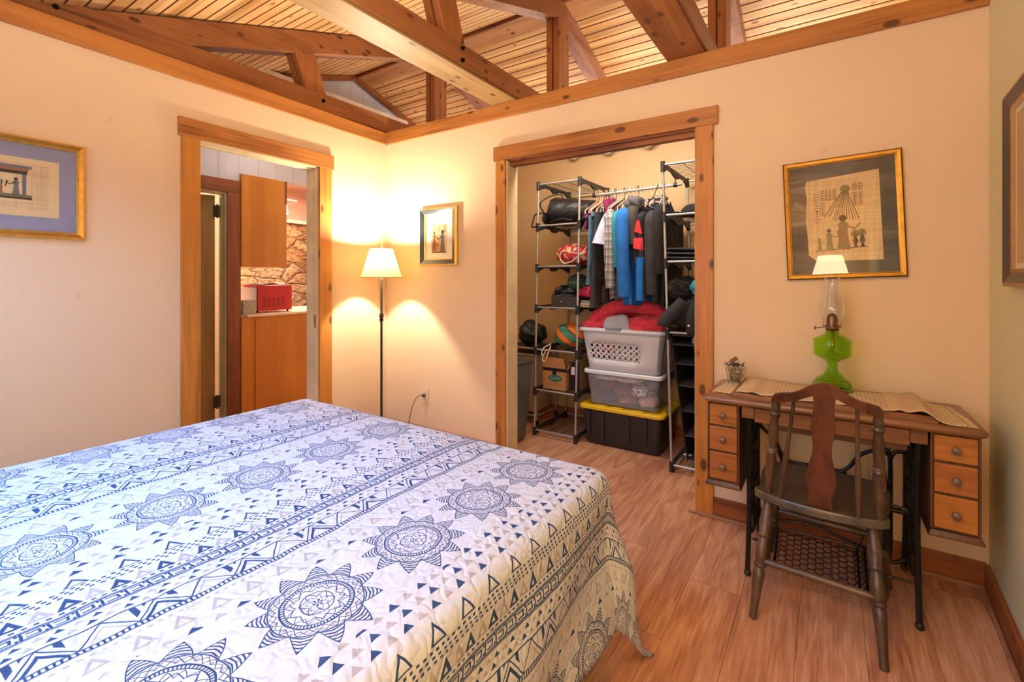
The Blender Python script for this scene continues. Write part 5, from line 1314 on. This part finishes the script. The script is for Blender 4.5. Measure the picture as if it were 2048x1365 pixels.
sack('red and tan patterned drawstring bag on the second shelf of the left rack', (1.36, .72, 1.432), (.165, .12, .088), patch_mat('red_tan_print', ['c02438', 'c02438', 'd9a868', 'b8203a', 'caa884', '8a2438'], 11), rope, 1.348, 3,
     [(1.50, .64, 1.49), (1.47, .61, 1.44), (1.42, .60, 1.44), (1.33, .595, 1.46), (1.29, .60, 1.42), (1.32, .60, 1.37), (1.38, .60, 1.375), (1.45, .60, 1.42), (1.50, .62, 1.45)])
def stripe_bag():
    t = NT('green_orange_stripe'); sp = t.node('ShaderNodeSeparateXYZ'); t.L.new(t.tc(), sp.inputs[0]); d = E_(t, sp.outputs[0])*.75 + E_(t, sp.outputs[2])*.95 + E_(t, sp.outputs[1])*.1
    f = (d*(1/.125)+.15).fract(); col = t.mix((f > .5)*1.0, srgb('3f7c66'), srgb('e07820')); col = t.mix(((f-.5).abs() < .035).max(f > .965)*1.0, col, srgb('5a2418'))
    t.bump(t.noise(t.coords((1,1,1)), 14, 3, .6, 1), .35, .012); return t.set(col, .8)
sack('green and orange striped drawstring bag on the rack shelf above the carton', (1.318, .72, .795), (.135, .12, .100), stripe_bag(), rope, .69, 5,
     [(1.20, .62, .73), (1.16, .575, .70), (1.15, .56, .66), (1.17, .56, .645), (1.19, .56, .69), (1.16, .555, .62), (1.185, .555, .60), (1.205, .56, .66), (1.21, .60, .72)])
t = thing('drawer_box', 'flat dark brown box with a small knob on the third shelf of the left rack', 'box', (1.33, .72, 1.027))
build(MB().box(1.215, 1.435, .60, .86, 1.027, 1.108), 'body', plain('dark_brown_board', '3a302e', .55), t, bevel=.002)
build(MB().blob((1.305, .594, 1.068), (.006, .006, .006), nu=12, nv=8), 'knob', metal('bright_knob', 'd8d0c0', .3), t, smooth=True)
t = thing('cap', 'dark green baseball cap on top of the flat brown box', 'cap', (1.37, .74, 1.17))
capm = fabric('dark_green_cotton', '1e3a30', .08)
build(MB().lathe((1.375, .75, 1.17), [(.088, 0), (.090, .03), (.083, .065), (.062, .095), (.030, .112), (.001, .118)], 32), 'crown', capm, t, smooth=True)
build(MB().rings([[(1.375+q*cos(a)*.09, .68-q*.08*abs(sin(a)), 1.185+.012*sin(a)*-1) for a in [pi+pi*k/14 for k in range(15)]] for q in (.6, 1.25)], close=False, cap=False), 'brim', capm, t, smooth=True, solid=.004)
cl_ = MB()
for k in range(9):
    x = 1.325+k*.011; cl_.box(x, x+.006, .6615-.0, .6635, 1.213, 1.216+.004*(k % 3)); 
build(cl_, 'lettering', plain('pale_thread', '9aa898', .8), t)
t = thing('shoe', 'black sporty shoe lying on the flat brown box below the green cap', 'shoe', (1.28, .70, 1.11))
build(MB().blob((1.275, .70, 1.148), (.105, .055, .040), lambda d: 1+.12*d.x+.05*sin(8*d.x), 30, 16), 'upper', blkbag.m, t, smooth=True)
build(MB().rings([[(1.275+.108*cos(a), .70+.056*sin(a), z) for a in [2*pi*k/30 for k in range(30)]] for z in (1.109, 1.124)]), 'sole', blk, t, smooth=True)
lc = MB()
for k in range(5): lc.tube([(1.24+k*.018, .655, 1.165+.003*k), (1.25+k*.018, .70, 1.188), (1.24+k*.018, .74, 1.165)], .003, 5)
lc.tube(smoothp([(1.25, .66, 1.17), (1.22, .62, 1.15), (1.20, .61, 1.12), (1.25, .60, 1.112), (1.31, .605, 1.125), (1.32, .63, 1.16)], 5), .002, 5)
build(lc, 'laces', plain('grey_lace', '6a6870', .7), t, smooth=True)
t = thing('water_bottle', 'bright pink round-ended bottle at the right end of the third shelf', 'bottle', (1.49, .70, 1.09))
build(MB().lathe((1.455, .72, 1.145), [(.02, -.06), (.040, -.05), (.044, 0), (.044, .05), (.040, .06), (.030, .064)], 28, (1, -.25, 0)), 'body', plain('pink_plastic', 'e0406a', .3), t, smooth=True)
bookm = ['b9a98c', '9a8060', 'c8c0b0', '7a9088', 'a88a68']
for k in range(5):
    build(MB().box(1.440+.003*k, 1.435+.115-.004*(k % 3), .64, .82, 1.029+k*.0105, 1.029+k*.0105+.0095), 'paper_stack' if k else 'magazine', plain('magazine_edge_%d' % k, bookm[k], .7), bevel=.001,
          label=['tan magazine at the bottom of the pile beside the brown box', 'brown magazine second from the bottom of the pile', 'pale magazine in the middle of the pile', 'grey-green magazine second from the top of the pile', 'buff magazine on top of the pile beside the brown box'][k], cat='magazine', group='magazines on the left rack').name = 'magazine'
# carton
t = thing('cardboard_carton', 'open cardboard carton with green oval label and black tape on the left rack', 'carton', (1.23, .72, .372))
cb_ = plain('kraft_cardboard', 'b5844f', .8, var=.05); bt = plain('black_tape', '1c1a1a', .4)
mb = MB().box(1.125, 1.330, .625, .629, .372, .53).box(1.125, 1.129, .629, .86, .372, .53).box(1.326, 1.330, .629, .86, .372, .53).box(1.125, 1.330, .856, .86, .372, .53).box(1.129, 1.326, .629, .856, .372, .376)
build(mb, 'body', cb_, t)
build(MB().prism([(1.125, .531), (1.330, .531), (1.318, .622), (1.122, .632)], lambda x, z, q: (x, .622-(z-.53)*.15+q, z), 0, .004), 'flap', cb_, t)
build(MB().prism([(.625, .531), (.86, .531), (.84, .63), (.66, .60)], lambda y, z, q: (1.335+(z-.53)*.35+q, y, z), 0, .004), 'flap', cb_, t)
build(MB().prism([(1.15, .531), (1.33, .531), (1.33, .66), (1.16, .64)], lambda x, z, q: (x, .862+q, z), 0, .004), 'flap', cb_, t)
build(MB().box(1.128, 1.333, .6195, .6242, .518, .542).box(1.215, 1.245, .6195, .6242, .490, .518).box(1.3315, 1.333, .6242, .80, .518, .538), 'tape', bt, t)
build(MB().prism([(1.236+.058*cos(a*pi/16), .462+.028*sin(a*pi/16)) for a in range(32)], lambda x, z, q: (x, .6246-q, z), 0, .0012), 'oval_label', plain('teal_label', '2f6b5e', .6), t)
lt_ = MB().tube([(1.195+k*.0042, .6225, .463+.009*sin(k*1.7)*(1 if k % 3 else 1.5)) for k in range(20)], .0012, 4); build(lt_, 'label_script', plain('pale_script', 'c8d0c0', .7), t)
ll = MB()
for k in range(2):
    for q in range(10): ll.box(1.165+q*.014, 1.175+q*.014, .6236, .6247, .418-k*.016, .421-k*.016)
build(ll, 'printed_line', plain('brown_print', '7a5430', .8), t)
t = thing('paper_bag', 'paper parcel with black tape beside the carton on the left rack', 'parcel', (1.385, .74, .372))
build(MB().box(1.345, 1.425, .66, .84, .372, .60), 'body', plain('brown_grey_paper', '8f7458', .8), t, bevel=.006)
build(MB().box(1.3435, 1.428, .655, .665, .372, .60).box(1.40, 1.415, .654, .66, .372, .602), 'tape', bt, t)
build(MB().box(1.362, 1.392, .6525, .6548, .50, .56), 'white_label', plain('white_paper_label', 'd8d4cc', .7), t)
# rolling cart and grey bin at the far left
t = thing('rolling_hamper', 'rolling hamper with beige cloth sling at the far left of the closet', 'hamper', (.80, .92, 0))
for x in (.60, .985):
    for y in (.76, 1.10):
        build(MB().cyl((x, y, .05), (x, y, .665), .008, n=10), 'post', steel, t, smooth=True); build(MB().cyl((x-.01, y, .028), (x+.01, y, .028), .026, n=18), 'caster', blk, t, smooth=True)
for a, b, r in (((.6, .76, .655), (.985, .76, .655), .009), ((.6, .76, .60), (.985, .76, .60), .007), ((.6, 1.1, .655), (.985, 1.1, .655), .009), ((.6, .76, .09), (.985, .76, .09), .006), ((.985, .76, .655), (.985, 1.1, .655), .009), ((.985, .76, .09), (.985, 1.1, .09), .006)):
    build(MB().cyl(a, b, r), 'rail', steel, t, smooth=True)
build(MB().box(.6, .985, .77, 1.09, .640, .650), 'top_board', blk, t)
build(MB().rings([[(x, y, z) for x, y in rrect(.62+i, .970-i, .775+i, 1.085-i, .04)] for i, z in ((.02, .11), (.0, .14), (0, .585), (.004, .590))]), 'cloth_sling', fabric('beige_canvas', 'b79a80', .05), t, smooth=True)
t = thing('black_bag', 'black cloth bag standing on the rolling hamper', 'bag', (.85, .9, .66))
build(MB().blob((.84, .92, .765), (.125, .12, .108), lambda d: 1+.10*sin(5*d.x+3)+.06*sin(9*d.z+4*d.x), 30, 18), 'body', blkbag.m, t, smooth=True)
build(MB().tube(smoothp([(.93, .85, .80), (.985, .84, .76), (.995, .84, .70), (.97, .84, .67)], 5), .005, 6), 'strap', blk, t, smooth=True)
t = thing('waste_bin', 'slim grey plastic waste bin behind the closet left jamb', 'waste bin', (.98, .36, 0))
mb, _ = taper(.84, 1.118, .235, .50, .002, .60, .045, .04, .03); build(mb, 'body', plain('slate_grey_plastic', '5d6064', .45, var=.03), t, smooth=True)
build(MB().rings([[(x, y, z) for x, y in rrect(.835, 1.123, .230, .505, .03)] for z in (.601, .615)]), 'rim', plain('dark_grey_rim', '46484c', .4), t, smooth=True)

# ------------------------------------------------------------------ closet: things on the right rack
t = thing('hanging_organizer', 'black fabric hanging organizer with open compartments at the right rack', 'organizer', (2.33, .75, .0))
of = fabric('black_organizer_cloth', '1b1919', .1, bump=.1); og = fabric('organizer_edge', '3f3d3e', .1, bump=.1)
R0 = lambda z: 2.27-.115*(z-.08)/.9
mb = MB(); zs = [.085, .235, .393, .553, .694, .818, .878]
for z in zs:
    build(MB().prism([(R0(z), .50), (2.52, .50), (2.52, 1.02), (R0(z), 1.02)], lambda x, y, q: (x, y, z+q), -.004, .004), 'compartment_shelf', og, t)
side = MB()
side.add([(R0(.075), .495, .075), (R0(.88), .495, .88), (R0(.88), 1.025, .88), (R0(.075), 1.025, .075)], [(0,1,2,3)]); build(side, 'side_panel', of, t, solid=.006)
build(MB().box(2.52, 2.526, .495, 1.025, .075, .878), 'side_panel', of, t); build(MB().box(R0(.4)-.02, 2.519, 1.025, 1.03, .08, .878), 'back_panel', of, t)
build(MB().blob((2.262, .54, .100), (.028, .022, .006)), 'white_scrap', plain('white_scrap_paper', 'c8ccc8', .7), smooth=True, label='small white scrap lying in the bottom compartment of the organizer', cat='scrap')
bo = bpy.data.objects['white_scrap']; bo.name = 'paper_scrap'
dg = fabric('dark_fleece', '2d2c30', .22); bf = fabric('black_fleece', '1f1e20', .2)
cloth_blob('heaped_jacket', (2.26, .60, 1.02), (.115, .16, .105), dg, 'dark grey jacket heaped on the right rack above the organizer', 'jacket', 31, .14)
t = thing('draped_sleeve_jacket', 'dark jacket whose open cuff hangs over the basket edge', 'jacket', (2.16, .48, .93))
sl_ = MB(); P = smoothp([(2.26, .47, 1.09), (2.20, .44, 1.03), (2.16, .42, .985), (2.145, .41, .945)], 6)
sl_.tube(P, [.052-.0008*i for i in range(len(P))], 16); build(sl_, 'sleeve', dg, t, smooth=True)
build(MB().tube([(P[-1].x+.001, P[-1].y, P[-1].z+.012), (P[-1].x-.002, P[-1].y-.002, P[-1].z-.006)], [.040, .042], 16), 'cuff', bf, t, smooth=True)
t = thing('black_sweatshirt', 'black sweatshirt with small white logo hanging off the rack by the right casing', 'sweatshirt', (2.31, .47, .85))
P = smoothp([(2.36, .50, 1.10), (2.335, .46, 1.03), (2.325, .44, .96), (2.33, .43, .90)], 6); build(MB().tube(P, [.066-.0012*i for i in range(len(P))], 16), 'sleeve', bf, t, smooth=True)
build(MB().blob((2.305, .385, .955), (.009, .003, .006), nu=12, nv=8), 'logo', plain('white_logo', 'd8d8d8', .6), t)
cloth_blob('grey_knit', (2.345, .47, .855), (.04, .035, .035), fabric('grey_knit_cloth', '7c7c80', .15), 'grey knit end poking below the black sweatshirt', 'clothing', 33, .10)
tl_ = plain('teal_cloth', '1792a8', .8)
cloth_blob('teal_garment', (2.375, .50, 1.19), (.085, .10, .055), fabric('bright_teal_cloth', '1a93a9', .12), 'bright teal garment on the heap at the right rack', 'clothing', 34, .10)
cloth_blob('black_trousers_heap', (2.22, .62, 1.18), (.10, .15, .085), bf, 'black clothing heaped behind the teal top', 'clothing', 35, .12)
for k, (z, w_) in enumerate(((1.386, .145), (1.414, .14), (1.443, .125))):
    def fg(a, b, z=z, w_=w_, k=k):
        an = 2*pi*b; return (2.14+.30*a, .62+w_*cos(an)*(1+.03*sin(a*9+k)), z+.0135*sin(an)*(1+.12*sin(a*14+k*2))-.012*a)
    mb = MB(); R = [[fg(i/12, j/24) for j in range(24)] for i in range(13)]; mb.rings(R)
    o = build(mb, 'folded_trousers', fabric('grey_twill_%d' % k, ('38373a', '424146', '3a383a')[k], .15), smooth=True, cat='trousers', group='folded trousers on the right rack',
          label=('dark folded trousers lowest of the pile on the right rack', 'grey folded trousers in the middle of the pile on the right rack', 'dark folded trousers topmost of the pile on the right rack')[k])
t = thing('cap', 'dark cap on the shelf of the right rack above the folded trousers', 'cap', (2.25, .62, 1.667))
build(MB().lathe((2.27, .66, 1.668), [(.085, 0), (.086, .02), (.075, .05), (.05, .072), (.02, .082), (.001, .084)], 28), 'crown', fabric('black_cap_cotton', '252327', .1), t, smooth=True)
build(MB().rings([[(2.26+q*cos(a)*.08, .61-q*.075*abs(sin(a)), 1.674) for a in [pi+pi*k/12 for k in range(13)]] for q in (.5, 1.2)], close=False, cap=False), 'brim', fabric('black_cap_brim', '2a282c', .1), t, smooth=True, solid=.004)
build(MB().blob((2.36, .72, 1.705), (.08, .11, .042), lambda d: 1+.1*sin(5*d.x+4*d.y)), 'black_pouch', blkbag.m, smooth=True, label='black soft pouch behind the cap on the right rack', cat='pouch')
# high discs at the back of the closet
t = thing('closet_light', 'row of three round white globes high on the closet back wall', 'wall light', (1.49, 1.15, 2.34))
build(MB().box(1.08, 1.90, 1.145, 1.164, 2.325, 2.375), 'back_bar', plain('chrome_bar', 'b8b4b0', .25, .8), t, bevel=.003)
gw = plain('white_glass_globe', 'e8e4e0', .2, var=.01)
for x in (1.16, 1.478, 1.82): build(MB().blob((x, 1.10, 2.345), (.050, .045, .050), nu=28, nv=18), 'globe', gw, t, smooth=True)

# ------------------------------------------------------------------ nightstand and table lamp behind the camera (they show in the picture glass)
t = thing('nightstand', 'wooden nightstand behind the camera carrying the lit table lamp', 'nightstand', (3.03, -3.42, 0))
build(MB().box(2.80, 3.26, -3.62, -3.24, .08, .60), 'body', M['oakz'], t, bevel=.004); build(MB().box(2.78, 3.28, -3.64, -3.22, .601, .625), 'top', M['walnut'], t, bevel=.004)
for x in (2.83, 3.23):
    for y in (-3.59, -3.27): build(MB().box(x-.02, x+.02, y-.02, y+.02, 0, .0795), 'leg', M['oakz'], t)
bell_nt = NT('bell_shade_glow'); bell_m = bell_nt.set(srgb('f4e4bc'), .8, 0, Emission_Color=(1, .76, .42, 1), Emission_Strength=26)
t = thing('table_lamp', 'lit table lamp with cream bell shade on the nightstand', 'lamp', (3.04, -3.40, .626))
build(MB().lathe((3.04, -3.40, .626), [(.08, 0), (.08, .015), (.03, .03), (.05, .12), (.07, .22), (.05, .34), (.018, .42), (.012, .62)], 28), 'base', plain('bronze_lamp_base', '5a4a34', .35, .6), t, smooth=True)
build(shade_mesh(3.04, -3.40, .168, 1.27, .105, 1.49), 'lamp_shade', bell_m, t, smooth=True)
build(MB().lathe((3.04, -3.40, 1.26), [(.012, 0), (.014, .03), (.028, .07), (.028, .10), (.001, .125)], 16), 'bulb', bm_.m, t, smooth=True)
point('table_lamp_bulb_light', (3.04, -3.40, 1.40), .03, 80, (1, .80, .52))
